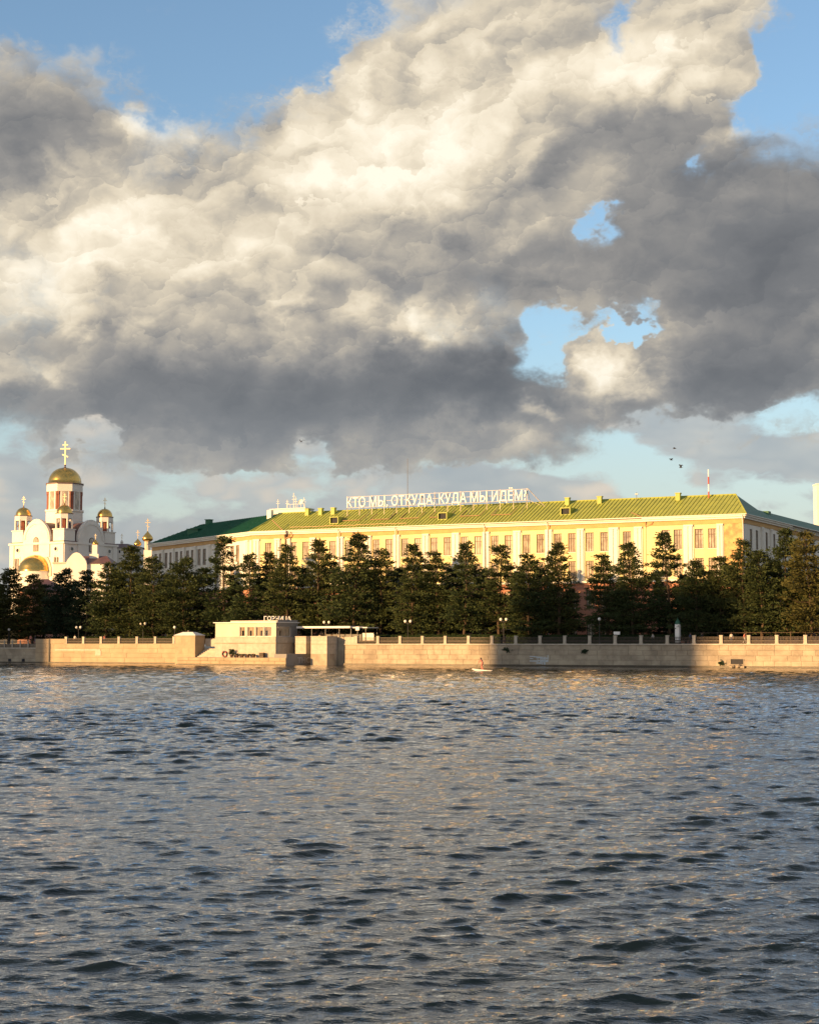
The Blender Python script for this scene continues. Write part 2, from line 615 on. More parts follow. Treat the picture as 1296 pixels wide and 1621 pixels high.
M['concrete'] = pmat('concrete', (0.26, 0.25, 0.24), (0.19, 0.185, 0.175), 0.3, 0.9)
M['brick_pink'] = pmat('pink_plaster', (0.55, 0.30, 0.22), (0.47, 0.25, 0.19), 0.4, 0.9)
M['paint_grey'] = pmat('graffiti_grey', (0.42, 0.43, 0.45), None, 2, 0.7)
M['paint_blue'] = pmat('graffiti_pale', (0.55, 0.60, 0.64), (0.36, 0.40, 0.44), 6, 0.7)
M['bird'] = pmat('dark_feather', (0.03, 0.03, 0.033), None, 3, 0.8)
M['terracotta'] = pmat('flower_pot', (0.10, 0.055, 0.035), None, 3, 0.8)


def roof_mat(name, c1, c2):
    m, b = new_mat(name)
    nt = m.node_tree
    geo = nt.nodes.new('ShaderNodeNewGeometry')
    pos = S(geo.outputs['Position'])
    f = noise(pos, 0.5, 5, 0.6).step(0.3, 0.7)
    c = mixc(f, c1, c2)
    rust = noise(pos, 1.7, 6, 0.65).step(0.60, 0.74)
    c = mixc(rust * 0.35, c, (0.16, 0.10, 0.05))
    nt.links.new(c.s, b.inputs['Base Color'])
    b.inputs['Roughness'].default_value = 0.5
    b.inputs['Specular IOR Level'].default_value = 0.35
    return m


M['roof'] = roof_mat('green_sheet_roof', (0.36, 0.40, 0.075), (0.29, 0.33, 0.065))
M['roof_shaded'] = roof_mat('shaded_green_sheet_roof', (0.015, 0.115, 0.062), (0.012, 0.10, 0.055))  # darker copy of the roof green: shade put into the colour


def glass_mat(name, base, rough=0.08, rand=0.5):
    m, b = new_mat(name)
    nt = m.node_tree
    oi = nt.nodes.new('ShaderNodeObjectInfo')
    geo = nt.nodes.new('ShaderNodeNewGeometry')
    pos = S(geo.outputs['Position'])
    r = S(oi.outputs['Random'])
    f = (noise(vmath('MULTIPLY', pos, (1, 1, 0.4)), 1.6, 3, 0.6).step(0.4, 0.65) * 0.6 + r * 0.4)
    c = mixc(f, tuple(x * (1 - rand) for x in base), tuple(min(1, x * (1 + rand)) for x in base))
    nt.links.new(c.s, b.inputs['Base Color'])
    b.inputs['Roughness'].default_value = rough
    b.inputs['Specular IOR Level'].default_value = 0.9
    return m


M['pane'] = glass_mat('window_glass', (0.42, 0.35, 0.275))
M['pane_dark'] = glass_mat('dark_glass', (0.03, 0.028, 0.03))


def clear_glass():
    m, b = new_mat('clear_glass')
    nt = m.node_tree
    out = nt.nodes['Material Output']
    tr = nt.nodes.new('ShaderNodeBsdfTransparent')
    gl = nt.nodes.new('ShaderNodeBsdfGlossy')
    gl.inputs['Roughness'].default_value = 0.05
    mx = nt.nodes.new('ShaderNodeMixShader')
    mx.inputs[0].default_value = 0.10
    nt.links.new(tr.outputs[0], mx.inputs[1])
    nt.links.new(gl.outputs[0], mx.inputs[2])
    nt.links.new(mx.outputs[0], out.inputs[0])
    return m


M['glass'] = clear_glass()


def leaf_mat(name, ca, cb):
    m, b = new_mat(name)
    nt = m.node_tree
    geo = nt.nodes.new('ShaderNodeNewGeometry')
    oi = nt.nodes.new('ShaderNodeObjectInfo')
    pos = S(geo.outputs['Position'])
    f = (noise(pos, 1.3, 3, 0.6) * 0.75 + S(oi.outputs['Random']) * 0.45 - 0.1).clamp()
    c = mixc(f, ca, cb)
    nt.links.new(c.s, b.inputs['Base Color'])
    b.inputs['Roughness'].default_value = 0.75
    b.inputs['Specular IOR Level'].default_value = 0.2
    tl = nt.nodes.new('ShaderNodeBsdfTranslucent')
    nt.links.new(c.s, tl.inputs[0])
    mx = nt.nodes.new('ShaderNodeMixShader')
    mx.inputs[0].default_value = 0.16
    nt.links.new(b.outputs[0], mx.inputs[1])
    nt.links.new(tl.outputs[0], mx.inputs[2])
    nt.links.new(mx.outputs[0], nt.nodes['Material Output'].inputs[0])
    return m


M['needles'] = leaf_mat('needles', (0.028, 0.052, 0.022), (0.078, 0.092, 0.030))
M['needles_sunlit'] = leaf_mat('needles_sunlit', (0.050, 0.062, 0.020), (0.100, 0.094, 0.030))  # warmer copy: sunlight put into the needle colour
M['needles_dark'] = leaf_mat('needles_dark', (0.018, 0.036, 0.020), (0.036, 0.054, 0.026))  # on the very dark front trees this puts shade into the colour
M['hedge'] = leaf_mat('hedge_leaf', (0.025, 0.045, 0.016), (0.05, 0.075, 0.025))

# ------------------------------------------------------------------ plan of the place
EB = Vector((-68.2, 330.0))                 # embankment foot at pixel column 100 (from its distance: water level, eye 3.8 m up)
EA = Vector((58.6, 258.0))                  # the same at column 1250
E = (EA - EB).normalized()                  # along the embankment, to the right
N = Vector((-E.y, E.x))                     # inland
EROT = math.atan2(E.y, E.x)
QUAY = 3.8                                  # top of the embankment wall


def plan_hit(px, py, p0, d):
    """where the ray through a pixel meets the upright plane through p0 along d: (distance along d, height)"""
    r = ray(px, py)
    # t*(rx, ry) = p0 + d*s
    det = r.x * (-d.y) - r.y * (-d.x)
    t = (p0.x * (-d.y) - p0.y * (-d.x)) / det
    s = (r.x * p0.y - r.y * p0.x) / det
    return s, CAM_Z + t * r.z


def es(px, t=0.0, py=1019):
    """position along the embankment, t metres inland, of a pixel column"""
    return plan_hit(px, py, EB + N * t, E)[0]


def ez(px, py, t=0.0):
    return plan_hit(px, py, EB + N * t, E)[1]


def ew(s, t, z=0.0):
    p = EB + E * s + N * t
    return Vector((p.x, p.y, z))


def EM(s, t, z=0.0, rz=0.0):
    p = ew(s, t, z)
    return T(p.x, p.y, p.z, EROT + rz)


# ------------------------------------------------------------------ water
def build_water():
    rng = np.random.default_rng(7)
    r = [8.0]
    while r[-1] < 420.0:
        r.append(r[-1] + min(max(r[-1] * 0.0023, 0.034), 0.5))
    r = np.array(r + [460, 520, 640, 900, 1400, 2500], float)
    inner = np.arange(-0.30, 0.3001, 0.00125)
    outer = np.array([0.304, 0.31, 0.32, 0.335, 0.36, 0.40, 0.46, 0.55, 0.68, 0.85, 1.1, 1.4])
    ang = np.concatenate([-outer[::-1], inner, outer])
    R, A = np.meshgrid(r, ang, indexing='ij')
    X, Y = R * np.sin(A), R * np.cos(A)
    dr = np.gradient(r)[:, None] * np.ones_like(A)
    da = (np.gradient(ang)[None, :] * R)
    sp = np.maximum(dr, da)
    Z = np.zeros_like(X)
    DX = np.zeros_like(X)
    DY = np.zeros_like(X)
    wind = math.radians(-78)                     # direction of travel, towards the camera and a little right
    # patches of stronger and weaker ripple
    gust = 1.0 + 0.0 * X
    for k in range(7):
        L = rng.uniform(18, 70)
        th = rng.uniform(0, 2 * math.pi)
        gust += 0.10 * np.sin((X * math.cos(th) + 0.45 * Y * math.sin(th)) * 2 * math.pi / L + rng.uniform(0, 6.28))
    gust = np.clip(gust, 0.55, 1.5)
    # fine ripple everywhere
    for L in 0.12 * (0.55 / 0.12) ** rng.random(44):
        th = wind + rng.normal(0, 0.55)
        kx, ky = math.cos(th) * 2 * math.pi / L, math.sin(th) * 2 * math.pi / L
        amp = RIPPLE * L / (2 * math.pi)
        keep = np.clip((L / sp - 2.2) / 2.0, 0, 1)
        Z += amp * keep * gust * np.cos(kx * X + ky * Y + rng.uniform(0, 2 * math.pi))
    # short-crested wind waves in groups: narrow steep crests, flat water between
    for L in 0.20 * (2.6 / 0.20) ** rng.random(130):
        th = wind + rng.normal(0, 0.34)
        c, sn = math.cos(th), math.sin(th)
        k = 2 * math.pi / L
        along, across = X * c + Y * sn, -X * sn + Y * c
        e1 = 2 * math.pi / (L * rng.uniform(3.2, 6.5))
        e2 = 2 * math.pi / (L * rng.uniform(3.6, 6.5))
        env = np.sin(e1 * along + 0.7 * np.sin(e2 * 0.6 * across) + rng.uniform(0, 6.28)) * np.sin(e2 * across + 0.9 * np.sin(e1 * 0.7 * along) + rng.uniform(0, 6.28))
        env = np.clip(env, 0, 1) ** 0.7
        keep = np.clip((L / sp - 2.2) / 2.0, 0, 1)
        st = CREST * (1.25 if L < 0.8 else 1.25 * (0.8 / L) ** 0.75)
        far = 1.0 + 1.2 * np.clip((R - 18.0) / 75.0, 0, 1) * (L > 0.5)     # long waves stand in for the short ones the far mesh cannot hold
        a = st / k * env * keep * gust * far
        ph = k * along + 0.35 * np.sin(k * along * 0.37 + across * 0.8) + rng.uniform(0, 6.28)
        ph = ph + 0.45 * np.sin(ph)                     # steeper on the side it runs towards
        p = ((1 + np.cos(ph)) * 0.5) ** 2.0
        Z += 2.0 * a * (p - 0.37)
        DX -= 0.9 * a * c * np.sin(ph)
        DY -= 0.9 * a * sn * np.sin(ph)
    X, Y = X + DX, Y + DY
    nr, na = X.shape
    co = np.stack([X, Y, Z], -1).reshape(-1, 3).astype(np.float32)
    i = np.arange(nr * na).reshape(nr, na)
    quads = np.stack([i[:-1, :-1], i[:-1, 1:], i[1:, 1:], i[1:, :-1]], -1).reshape(-1, 4)
    me = bpy.data.meshes.new("pond_water")
    me.vertices.add(len(co))
    me.vertices.foreach_set('co', co.ravel())
    me.loops.add(quads.size)
    me.loops.foreach_set('vertex_index', quads.ravel().astype(np.int32))
    me.polygons.add(len(quads))
    me.polygons.foreach_set('loop_start', np.arange(0, quads.size, 4, dtype=np.int32))
    me.polygons.foreach_set('loop_total', np.full(len(quads), 4, np.int32))
    me.polygons.foreach_set('use_smooth', np.ones(len(quads), bool))
    me.update(calc_edges=True)
    m, b = new_mat('pond_water')
    nt = m.node_tree
    geo = nt.nodes.new('ShaderNodeNewGeometry')
    pos = S(geo.outputs['Position'])
    h = noise(vmath('MULTIPLY', pos, (0.9, 1.7, 0.0)), 3.4, 5.0, 0.66) * 0.085 + noise(vmath('MULTIPLY', pos, (0.5, 1.5, 0.0)), 0.8, 2.0, 0.5) * 0.12
    bn = nt.nodes.new('ShaderNodeBump')
    bn.inputs['Strength'].default_value = 1.0
    bn.inputs['Distance'].default_value = WATER_BUMP
    nt.links.new(h.s, bn.inputs['Height'])
    # mirror part by Fresnel, dark green-blue depth below
    fr = nt.nodes.new('ShaderNodeFresnel')
    fr.inputs['IOR'].default_value = 1.36
    nt.links.new(bn.outputs[0], fr.inputs['Normal'])
    fac = S(fr.outputs[0])
    mr = nt.nodes.new('ShaderNodeMapRange')
    nt.links.new(fac.s, mr.inputs[0])
    mr.interpolation_type = 'SMOOTHSTEP'
    mr.inputs[1].default_value, mr.inputs[2].default_value = 0.02, 0.37
    mr.inputs[3].default_value, mr.inputs[4].default_value = 0.008, 0.92
    gl = nt.nodes.new('ShaderNodeBsdfGlossy')
    gl.inputs['Roughness'].default_value = 0.04
    nt.links.new(bn.outputs[0], gl.inputs['Normal'])
    df = nt.nodes.new('ShaderNodeBsdfDiffuse')
    df.inputs['Color'].default_value = (0.006, 0.014, 0.023, 1)
    mx = nt.nodes.new('ShaderNodeMixShader')
    nt.links.new(mr.outputs[0], mx.inputs[0])
    nt.links.new(df.outputs[0], mx.inputs[1])
    nt.links.new(gl.outputs[0], mx.inputs[2])
    nt.links.new(mx.outputs[0], nt.nodes['Material Output'].inputs[0])
    nt.nodes.remove(b)
    me.materials.append(m)
    kind(link("pond_water", me), 'structure')


WATER_BUMP = 0.40
RIPPLE = 0.021
CREST = 0.047
build_water()


# ------------------------------------------------------------------ ground
def smooth(a, b, x):
    t = min(1.0, max(0.0, (x - a) / (b - a)))
    return t * t * (3 - 2 * t)


def ground_h(s, t):
    z = QUAY - 0.05
    z += 8.5 * smooth(62, 96, t) * (1 - smooth(40, 90, s))
    z += 6 * smooth(300, 1500, t)
    return z


def build_ground():
    ss = [-3000, -1500, -700, -350, -200, -120, -80, -50, -30, -10, 10, 30, 50, 70, 90, 110, 140, 180, 260, 400, 700, 1500, 3000]
    ts = [0.6, 4, 10, 20, 33, 45, 55, 62, 68, 74, 80, 86, 92, 98, 110, 140, 200, 300, 450, 700, 1100, 1800, 3500]
    mb = MB()
    v = [(*ew(s, t).xy, ground_h(s, t)) for t in ts for s in ss]
    n = len(ss)
    f = [(k * n + i, k * n + i + 1, (k + 1) * n + i + 1, (k + 1) * n + i) for k in range(len(ts) - 1) for i in range(n - 1)]
    mb.mesh(v, f)
    kind(mb.build('ground', M['ground'], smooth=True), 'structure')
    # promenade and the street behind the trees, laid as sheets on the ground
    a = MB().slab([tuple(ew(s, t).xy) for s, t in ((-60, 0.62), (220, 0.62), (220, 6.0), (-60, 6.0))], QUAY - 0.044, QUAY - 0.012)
    kind(a.build('promenade_pavement', M['paving']), 'structure')
    b = MB().slab([tuple(ew(s, t).xy) for s, t in ((-60, 19), (220, 19), (220, 28.5), (-60, 28.5))], QUAY - 0.044, QUAY - 0.03)
    kind(b.build('street', M['asphalt']), 'structure')
    k = MB().slab([tuple(ew(s, t).xy) for s, t in ((-60, 28.5), (220, 28.5), (220, 31.5), (-60, 31.5))], QUAY - 0.044, QUAY + 0.08)
    kind(k.build('street_pavement', M['paving']), 'structure')
    # land on the far left bank, out of the frame, added to carry the shade towers
    w = MB().slab([(-900, -400), (-262, -400), (-262, 330), (-900, 330)], -1.0, 4.0)
    kind(w.build('west_bank_ground', M['ground']), 'structure')


build_ground()


# ------------------------------------------------------------------ embankment
def block_data():
    """a stone with chamfered front edges, one metre cube, front at y = 0"""
    out = []
    for k in range(3):
        c = 0.03 + 0.012 * k
        mb = MB()
        f = [(-.5 + c, 0, -.5 + c * 1.5), (.5 - c, 0, -.5 + c * 1.5), (.5 - c, 0, .5 - c * 1.5), (-.5 + c, 0, .5 - c * 1.5)]
        g = [(-.5, .12, -.5), (.5, .12, -.5), (.5, .12, .5), (-.5, .12, .5)]
        h = [(x, 1, z) for x, _, z in g]
        mb.mesh(f + g + h, [(0, 1, 2, 3)] + [(i, i + 4, (i + 1) % 4 + 4, (i + 1) % 4) for i in range(4)]
                + [(i + 4, i + 8, (i + 1) % 4 + 8, (i + 1) % 4 + 4) for i in range(4)])
        me = mb.data('stone_block')
        me.materials.append(M['granite'])
        out.append(me)
    return out


BLOCKS = block_data()


def stone_wall(root, s0, s1, z0, z1, courses, mean, rnd, skip=None):
    """courses of single stones in front of the core; root sits on the wall line at s = 0"""
    hs = [(z1 - z0) / courses] * courses
    z = z0
    for k, h in enumerate(hs):
        s = s0
        while s < s1 - 0.05:
            w = min(rnd.uniform(0.65, 1.35) * mean, s1 - s)
            if s1 - s - w < mean * 0.5:
                w = s1 - s
            if not (skip and skip(s, s + w, z, z + h)):
                o = link('stone_block', rnd.choice(BLOCKS), root)
                o.location = (s + w / 2, -0.06 + rnd.uniform(-0.018, 0.018), z + h / 2)
                o.scale = (w - 0.022, 0.30, h - 0.022)
            s += w
        z += h


def railing_panel(L, h):
    """cast iron panel: frame, rails, balusters with rings"""
    mb = MB()
    mb.box(0, L, -0.04, 0.04, h - 0.09, h)
    mb.box(0, L, -0.035, 0.035, 0.08, 0.15)
    mb.box(0, L, -0.03, 0.03, h * 0.72, h * 0.72 + 0.05)
    n = max(4, int(L / 0.24))
    for i in range(n + 1):
        x = 0.04 + (L - 0.08) * i / n
        mb.box(x - 0.024, x + 0.024, -0.024, 0.024, 0.15, h - 0.09)
    for i in range(n):
        x = 0.04 + (L - 0.08) * (i + 0.5) / n
        mb.prism([(x + 0.085 * math.cos(a), h * 0.42 + 0.16 * math.sin(a)) for a in np.linspace(0, 2 * math.pi, 7)[:-1]], -0.02, 0.02)
    return mb.data('iron_panel')


def build_embankment():
    rnd = random.Random(3)
    # ---- right-hand wall
    s0, s1 = es(545), es(1296) + 30
    root = thing('embankment_wall', 'long granite block quay wall right of the kiosk, partly in shade', 'quay wall', EM(0, 0))
    mb = MB().box(s0, s1, 0.02, 0.62, -2.0, QUAY - 0.22)
    mb.build('wall_core', M['granite_core'], root)
    so = es(1166, 0, 1045)
    hole = (so - 1.0, so + 1.0, 0.62, 1.4)

    def skip(a, b, c, d):
        return a < hole[1] and b > hole[0] and c < hole[3] - 0.05 and d > hole[2] + 0.05
    stone_wall(root, s0, min(s1, es(1296) + 6), 0.28, QUAY - 0.22, 4, 2.1, rnd, skip)
    mb = MB().box(s0, s1, -0.34, 0.02, -2.0, 0.34)
    mb.build('wet_footing', M['wet'], root)
    mb = MB().box(s0, s1, -0.42, -0.34, -2.0, 0.10)
    mb.build('algae_ledge', M['wet'], root)
    mb = MB()
    x = s0
    while x < s1:
        w = min(3.2, s1 - x)
        o = MB().box(0, w - 0.025, -0.20, 0.70, 0, 0.215).build('coping_stone', M['granite_light'], root, T(x, 0, QUAY - 0.22))
        x += w
    # drain opening with broken stones under it
    mb = MB()
    mb.box(hole[0] - 0.1, hole[1] + 0.1, -0.10, 0.018, hole[2] - 0.12, hole[2])
    mb.box(hole[0] - 0.1, hole[0], -0.10, 0.018, hole[2], hole[3])
    mb.box(hole[1], hole[1] + 0.1, -0.10, 0.018, hole[2], hole[3])
    mb.build('drain_frame', M['granite_core'], root)
    MB().box(hole[0], hole[1], 0.004, 0.016, hole[2], hole[3]).build('drain_opening', M['cloth_dark'], root)
    for i in range(9):
        o = link('fallen_stone', rnd.choice(BLOCKS), root)
        o.location = (so - 1.7 + rnd.random() * 3.3, -0.62 - rnd.random() * 0.5, 0.10 + rnd.random() * 0.25)
        o.scale = (rnd.uniform(.3, .7), rnd.uniform(.3, .5), rnd.uniform(.2, .4))
        o.rotation_euler = (rnd.uniform(-.3, .3), rnd.uniform(-.3, .3), rnd.uniform(-.6, .6))
    # pale graffiti patch
    ga, gb = es(838), es(868)
    z0g = ez(850, 1051)
    mb = MB()
    for i in range(26):
        cx, cz = ga + (gb - ga) * rnd.random(), z0g + 0.1 + 1.15 * rnd.random()
        wx, wz = rnd.uniform(.06, .10), rnd.uniform(.06, .10)
        if rnd.random() < 0.5:
            wx *= rnd.uniform(4, 8)
        else:
            wz *= rnd.uniform(4, 8)
        y = -0.112 - 0.0006 * i
        cx = min(max(cx, ga + wx), gb - wx)
        mb.face([(cx - wx, y, cz - wz), (cx + wx, y, cz - wz + rnd.uniform(-.05, .05)), (cx + wx, y, cz + wz), (cx - wx, y, cz + wz + rnd.uniform(-.05, .05))])
    mb.build('graffiti', M['paint_blue'], root)
    # small weeds in the joints
    for px, py in ((803, 1029), (925, 1031), (1141, 1050)):
        mb = MB()
        c = Vector((es(px), -0.18, ez(px, py)))
        for i in range(60):
            d = Vector((rnd.gauss(0, .28), rnd.uniform(-.15, .0), rnd.gauss(0, .17)))
            u = Vector((rnd.gauss(0, 1), rnd.gauss(0, .4), rnd.gauss(0, 1))).normalized() * 0.12
            w = u.orthogonal() * 0.5
            mb.face([c + d - u - w, c + d + u - w, c + d + u + w, c + d - u + w])
        mb.build('wall_weed', M['needles_dark'], root)

    # ---- railing on the right-hand wall
    rail = thing('quay_railing', 'granite post and dark cast iron railing on the long right quay wall', 'railing', EM(0, 0.15, QUAY))
    posts = [566.5] + [560 + z / 3.24 for z in (125, 237, 354, 470, 591, 711, 835, 959, 1084, 1213)] + [900 + z / 3.27 for z in (242, 376, 511, 649, 790, 932, 1076, 1224)]
    xs = [es(p, 0.15) for p in posts]
    step = (xs[-1] - xs[1]) / (len(xs) - 2)
    xs = [xs[1] + step * (i - 1) for i in range(len(xs) + 7)]
    mb = MB().slab([(-.26, -.2), (.26, -.2), (.26, .2), (-.26, .2)], 0, 1.22)
    mb.slab([(-.31, -.25), (.31, -.25), (.31, .25), (-.31, .25)], 0, 0.12)
    mb.slab([(-.29, -.23), (.29, -.23), (.29, .23), (-.29, .23)], 1.222, 1.34)
    pd = mb.data('granite_post')
    pd.materials.append(M['granite_light'])
    pan = railing_panel(step - 0.56, 1.08)
    pan.materials.append(M['iron'])
    for i, x in enumerate(xs):
        link('granite_post', pd, rail, T(x, 0, 0))
        if i < len(xs) - 1:
            link('iron_panel', pan, rail, T(x + 0.28, 0, 0.0))
    MB().box(xs[0] - 2.4, xs[0] - 0.3, -0.2, 0.2, 0, 1.2).build('parapet_end', M['granite_light'], rail)

    # ---- left-hand wall, rendered, with its railing
    a, b = es(57), es(281)
    root = thing('rendered_quay_wall', 'smooth tan quay wall with a railing, left of the stair pavilion', 'quay wall', EM(0, 0))
    MB().box(a, b, 0.02, 0.62, -2, QUAY - 0.15).build('wall_core', M['granite_core'], root)
    stone_wall(root, a, b, 0.22, 2.0, 2, 3.6, rnd)
    stone_wall(root, a, b, 2.0, QUAY + 0.02, 2, 3.2, rnd)
    for o in root.children:
        if o.name.startswith('stone_block'):
            o.material_slots[0].link = 'OBJECT'
            o.material_slots[0].material = M['render_wall']
    MB().box(a, b, -0.3, 0.02, -2, 0.2).build('wet_footing', M['wet'], root)
    MB().box(a, es(105), -0.10, 0.62, QUAY + 0.03, QUAY + 0.95).build('parapet', M['render_wall'], root)
    MB().box(es(80) - 0.25, es(80) + 0.05, -0.26, -0.12, 0.22, QUAY + 0.9).build('drain_pipe', M['steel_dark'], root)
    mb = MB()
    mb.box(es(88), es(160), -0.135, -0.128, 2.45, 2.75)
    mb.box(es(152), es(161), -0.136, -0.129, 1.5, 2.45)
    mb.build('pale_paint_patch', M['granite_light'], root)
    rail = thing('quay_railing', 'short stretch of granite post and iron railing on the tan left quay wall', 'railing', EM(0, 0.15, QUAY + 0.02))
    px = [105.5, 128, 156, 185.5, 215.5, 246, 276]
    xs = [es(p, 0.15) for p in px]
    step = (xs[-1] - xs[0]) / 6
    pan2 = railing_panel(step - 0.56, 1.0)
    pan2.materials.append(M['iron'])
    for i in range(7):
        x = xs[0] + i * step
        link('granite_post', pd, rail, T(x, 0, 0))
        if i < 6:
            link('iron_panel', pan2, rail, T(x + 0.28, 0, 0))

    # ---- low wall at the far left
    a, b = es(0) - 60, es(57)
    root = thing('low_quay_wall', 'low grey stone quay wall in shade at the far left', 'quay wall', EM(0, 0.25))
    zt = ez(30, 1026)
    MB().box(a, b, 0.02, 0.62, -2, zt - 0.1).build('wall_core', M['granite_core'], root)
    stone_wall(root, es(0) - 10, b, 0.2, zt - 0.12, 4, 1.9, rnd)
    MB().box(a, b, -0.25, 0.02, -2, 0.2).build('wet_footing', M['wet'], root)
    MB().box(a, b, -0.2, 0.7, zt - 0.12, zt + 0.1).build('coping', M['granite_light'], root)
    MB().box(a, b, 0.33, 0.62, zt + 0.1, QUAY - 0.056).build('retaining_step', M['granite_core'], root)
    for p in (15.5, 37):
        MB().box(es(p) - .35, es(p) + .35, -0.16, -0.10, 0.25, 0.8).build('drain_opening', M['cloth_dark'], root)
    rail = thing('picket_railing', 'thin white post railing above the low wall at far left', 'railing', EM(0, 0.4, zt + 0.1))
    d = (es(43) - es(5.5)) / 3
    for i in range(-6, 4):
        x = es(43) + (i - 3) * d
        MB().box(-0.09, 0.09, -0.09, 0.09, 0, 1.45).build('post', M['granite_light'], rail, T(x, 0, 0))
        mb = MB()
        mb.box(0.09, d - 0.09, -0.03, 0.03, 1.15, 1.22)
        mb.box(0.09, d - 0.09, -0.03, 0.03, 0.15, 0.21)
        for k in range(1, 9):
            xx = d * k / 9
            mb.box(xx - 0.015, xx + 0.015, -0.015, 0.015, 0.21, 1.15)
        mb.build('iron_panel', M['iron'], rail, T(x, 0, 0))


build_embankment()


# ------------------------------------------------------------------ landing stage, kiosk, stair pavilion
def build_kiosk():
    rnd = random.Random(11)
    # landing platform
    t0 = -8.5
    a, b = es(281, t0), es(453, t0)
    root = thing('landing_platform', 'low tan stone landing platform with three grey letters on its shaded end', 'platform', EM(0, 0))
    PZ = ez(400, 1041, t0 + 3)
    MB().box(a + 0.05, b - 0.05, t0 + 0.05, 0.0, -2, PZ - 0.01).build('platform_core', M['granite_core'], root)
    x = a
    for k in range(2):
        x = a
        z0, z1 = (0.18, PZ * 0.55) if k == 0 else (PZ * 0.55, PZ + 0.02)
        while x < b - 0.1:
            w = min(rnd.uniform(1.6, 3.2), b - x)
            if b - x - w < 1.0:
                w = b - x
            o = link('stone_block', rnd.choice(BLOCKS), root)
            o.location = (x + w / 2, t0 - 0.08, (z0 + z1) / 2)
            o.scale = (w - 0.03, 0.4, z1 - z0 - 0.03)
            o.material_slots[0].link = 'OBJECT'
            o.material_slots[0].material = M['render_wall']
            x += w
    MB().box(a - .05, b + 0.05, t0 - 0.25, t0 + 0.05, -2, 0.17).build('wet_footing', M['wet'], root)
    MB().box(b - 2.6, b + 0.02, t0 + 0.1, -0.05, -2, 2.0).build('end_block', M['concrete'], root)
    tx = text_data('THC', 1.35, 0.004, 0.02)
    tx.materials.append(M['paint_grey'])
    o = link('painted_letters', tx, root)
    o.matrix_basis = Matrix.Translation((b + 0.032, t0 + 3.6, 0.45)) @ Matrix.Rotation(math.pi / 2, 4, 'Z') @ Matrix.Rotation(math.pi / 2, 4, 'X') @ Matrix.Diagonal((1.5, 1.0, 1.0, 1.0))
    MB().box(a, b, t0 + 0.33, -0.1, PZ - 0.008, PZ + 0.012).build('deck', M['paving'], root)

    # shaded landing wall right of the platform, with a painted tag, and two piers
    root = thing('landing_wall', 'recessed stone wall behind the two landing piers', 'quay wall', EM(0, 0))
    MB().box(es(470), es(545), 0.04, 0.62, -2, QUAY + 1.15).build('back_wall', M['granite'], root)
    MB().box(es(536), es(545) - 0.03, -0.10, 0.03, -2, QUAY + 1.17).build('wall_return', M['granite'], root)
    for px0, px1, tf, lab in ((467.5, 484.5, -1.5, 'narrow sunlit stone pier right beside the kiosk'), (492, 517.5, -3.5, 'broad sunlit stone pier between narrow pier and railing')):
        p0, p1 = es(px0, tf), es(px1, tf)
        pier = thing('stone_pier', lab, 'pier', EM(p0, tf), 'landing piers')
        w = p1 - p0
        zb = 2.0
        dp = 1.5 if px0 < 480 else 3.5
        zs = [zb, 2.65, 3.75, 4.35, 4.98]
        for k in range(4):
            h = zs[k + 1] - zs[k]
            if k % 2 == 0:
                parts_ = [(0, w)]
            else:
                parts_ = [(0, w * 0.55), (w * 0.55, w)]
            for (u0, u1) in parts_:
                mb = MB().box(u0 + 0.01, u1 - 0.01, 0, dp, zs[k] + 0.01, zs[k + 1] - 0.01)
                mb.build('stone_block', M['granite_light'], pier)
        MB().box(0.03, w - 0.03, 0.03, dp - .02, zb, 4.97).build('core', M['granite_core'], pier)
        MB().box(-0.06, w + 0.06, -0.06, dp, 3.70, 3.80).build('band', M['granite'], pier)
        MB().box(-0.05, w + 0.05, -0.05, dp, 4.985, 5.14).build('cap', M['granite_light'], pier)
        if w > 2.5:
            MB().box(0.0, w, 0.0, dp, -2, zb).build('plinth', M['granite'], pier)

    # kiosk
    tf = -4.5
    k0, k1 = es(341, tf), es(437, tf)
    L, D = k1 - k0, 6.9
    zb = PZ + 0.012
    Z1, Z2, Z3, Z4 = ez(400, 1018, tf), ez(400, 1008, tf), ez(400, 992, tf), ez(400, 986, tf)
    root = thing('waterside_kiosk', 'pale flat-roofed kiosk with curtained window band and roof letters', 'kiosk', EM(k0, tf, 0))
    wa = es(379, tf) - k0
    wins = [(wa, wa + 1.25), (wa + 1.65, wa + 3.35), (wa + 3.5, wa + 5.2), (wa + 5.35, min(wa + 7.0, L - 0.25))]
    mb = MB()
    mb.walls(0, L, Z2, Z4, 0, [(x0, x1, Z2 + 0.05, Z3) for x0, x1 in wins], 0.25)
    mb.face([(0, 0, Z2), (0, 0, Z4), (0, D, Z4), (0, D, Z2)])
    mb.face([(0, D, Z2), (0, D, Z4), (L, D, Z4), (L, D, Z2)])
    mb.build('upper_wall', M['kiosk'], root)
    mb = MB()
    sw = (0.35, D - 2.2)
    mb.walls(0, D, Z2, Z4, 0, [(sw[0], sw[1], Z2 + 0.05, Z3)], 0.25)
    mb.build('side_wall', M['kiosk_shaded'], root, T(L, 0, 0, math.pi / 2))
    # stone base, courses of slabs
    MB().box(0.04, L - 0.04, 0.04, D - 0.04, zb, Z2 - 0.01).build('base_core', M['granite_core'], root)
    for (za, zc) in ((zb, Z1 - 0.12), (Z1 + 0.06, Z2 - 0.03)):
        x = 0.0
        while x < L - 0.1:
            w = min(1.7, L - x)
            MB().box(x + 0.008, x + w - 0.008, -0.10, 0.2, za, zc).build('stone_slab', M['granite_light'], root)
            x += w
        y = 0.2
        while y < D - 0.1:
            w = min(1.7, D - y)
            MB().box(L - 0.2, L + 0.10, y + 0.008, y + w - 0.008, za, zc).build('stone_slab', M['granite_light'], root)
            y += w
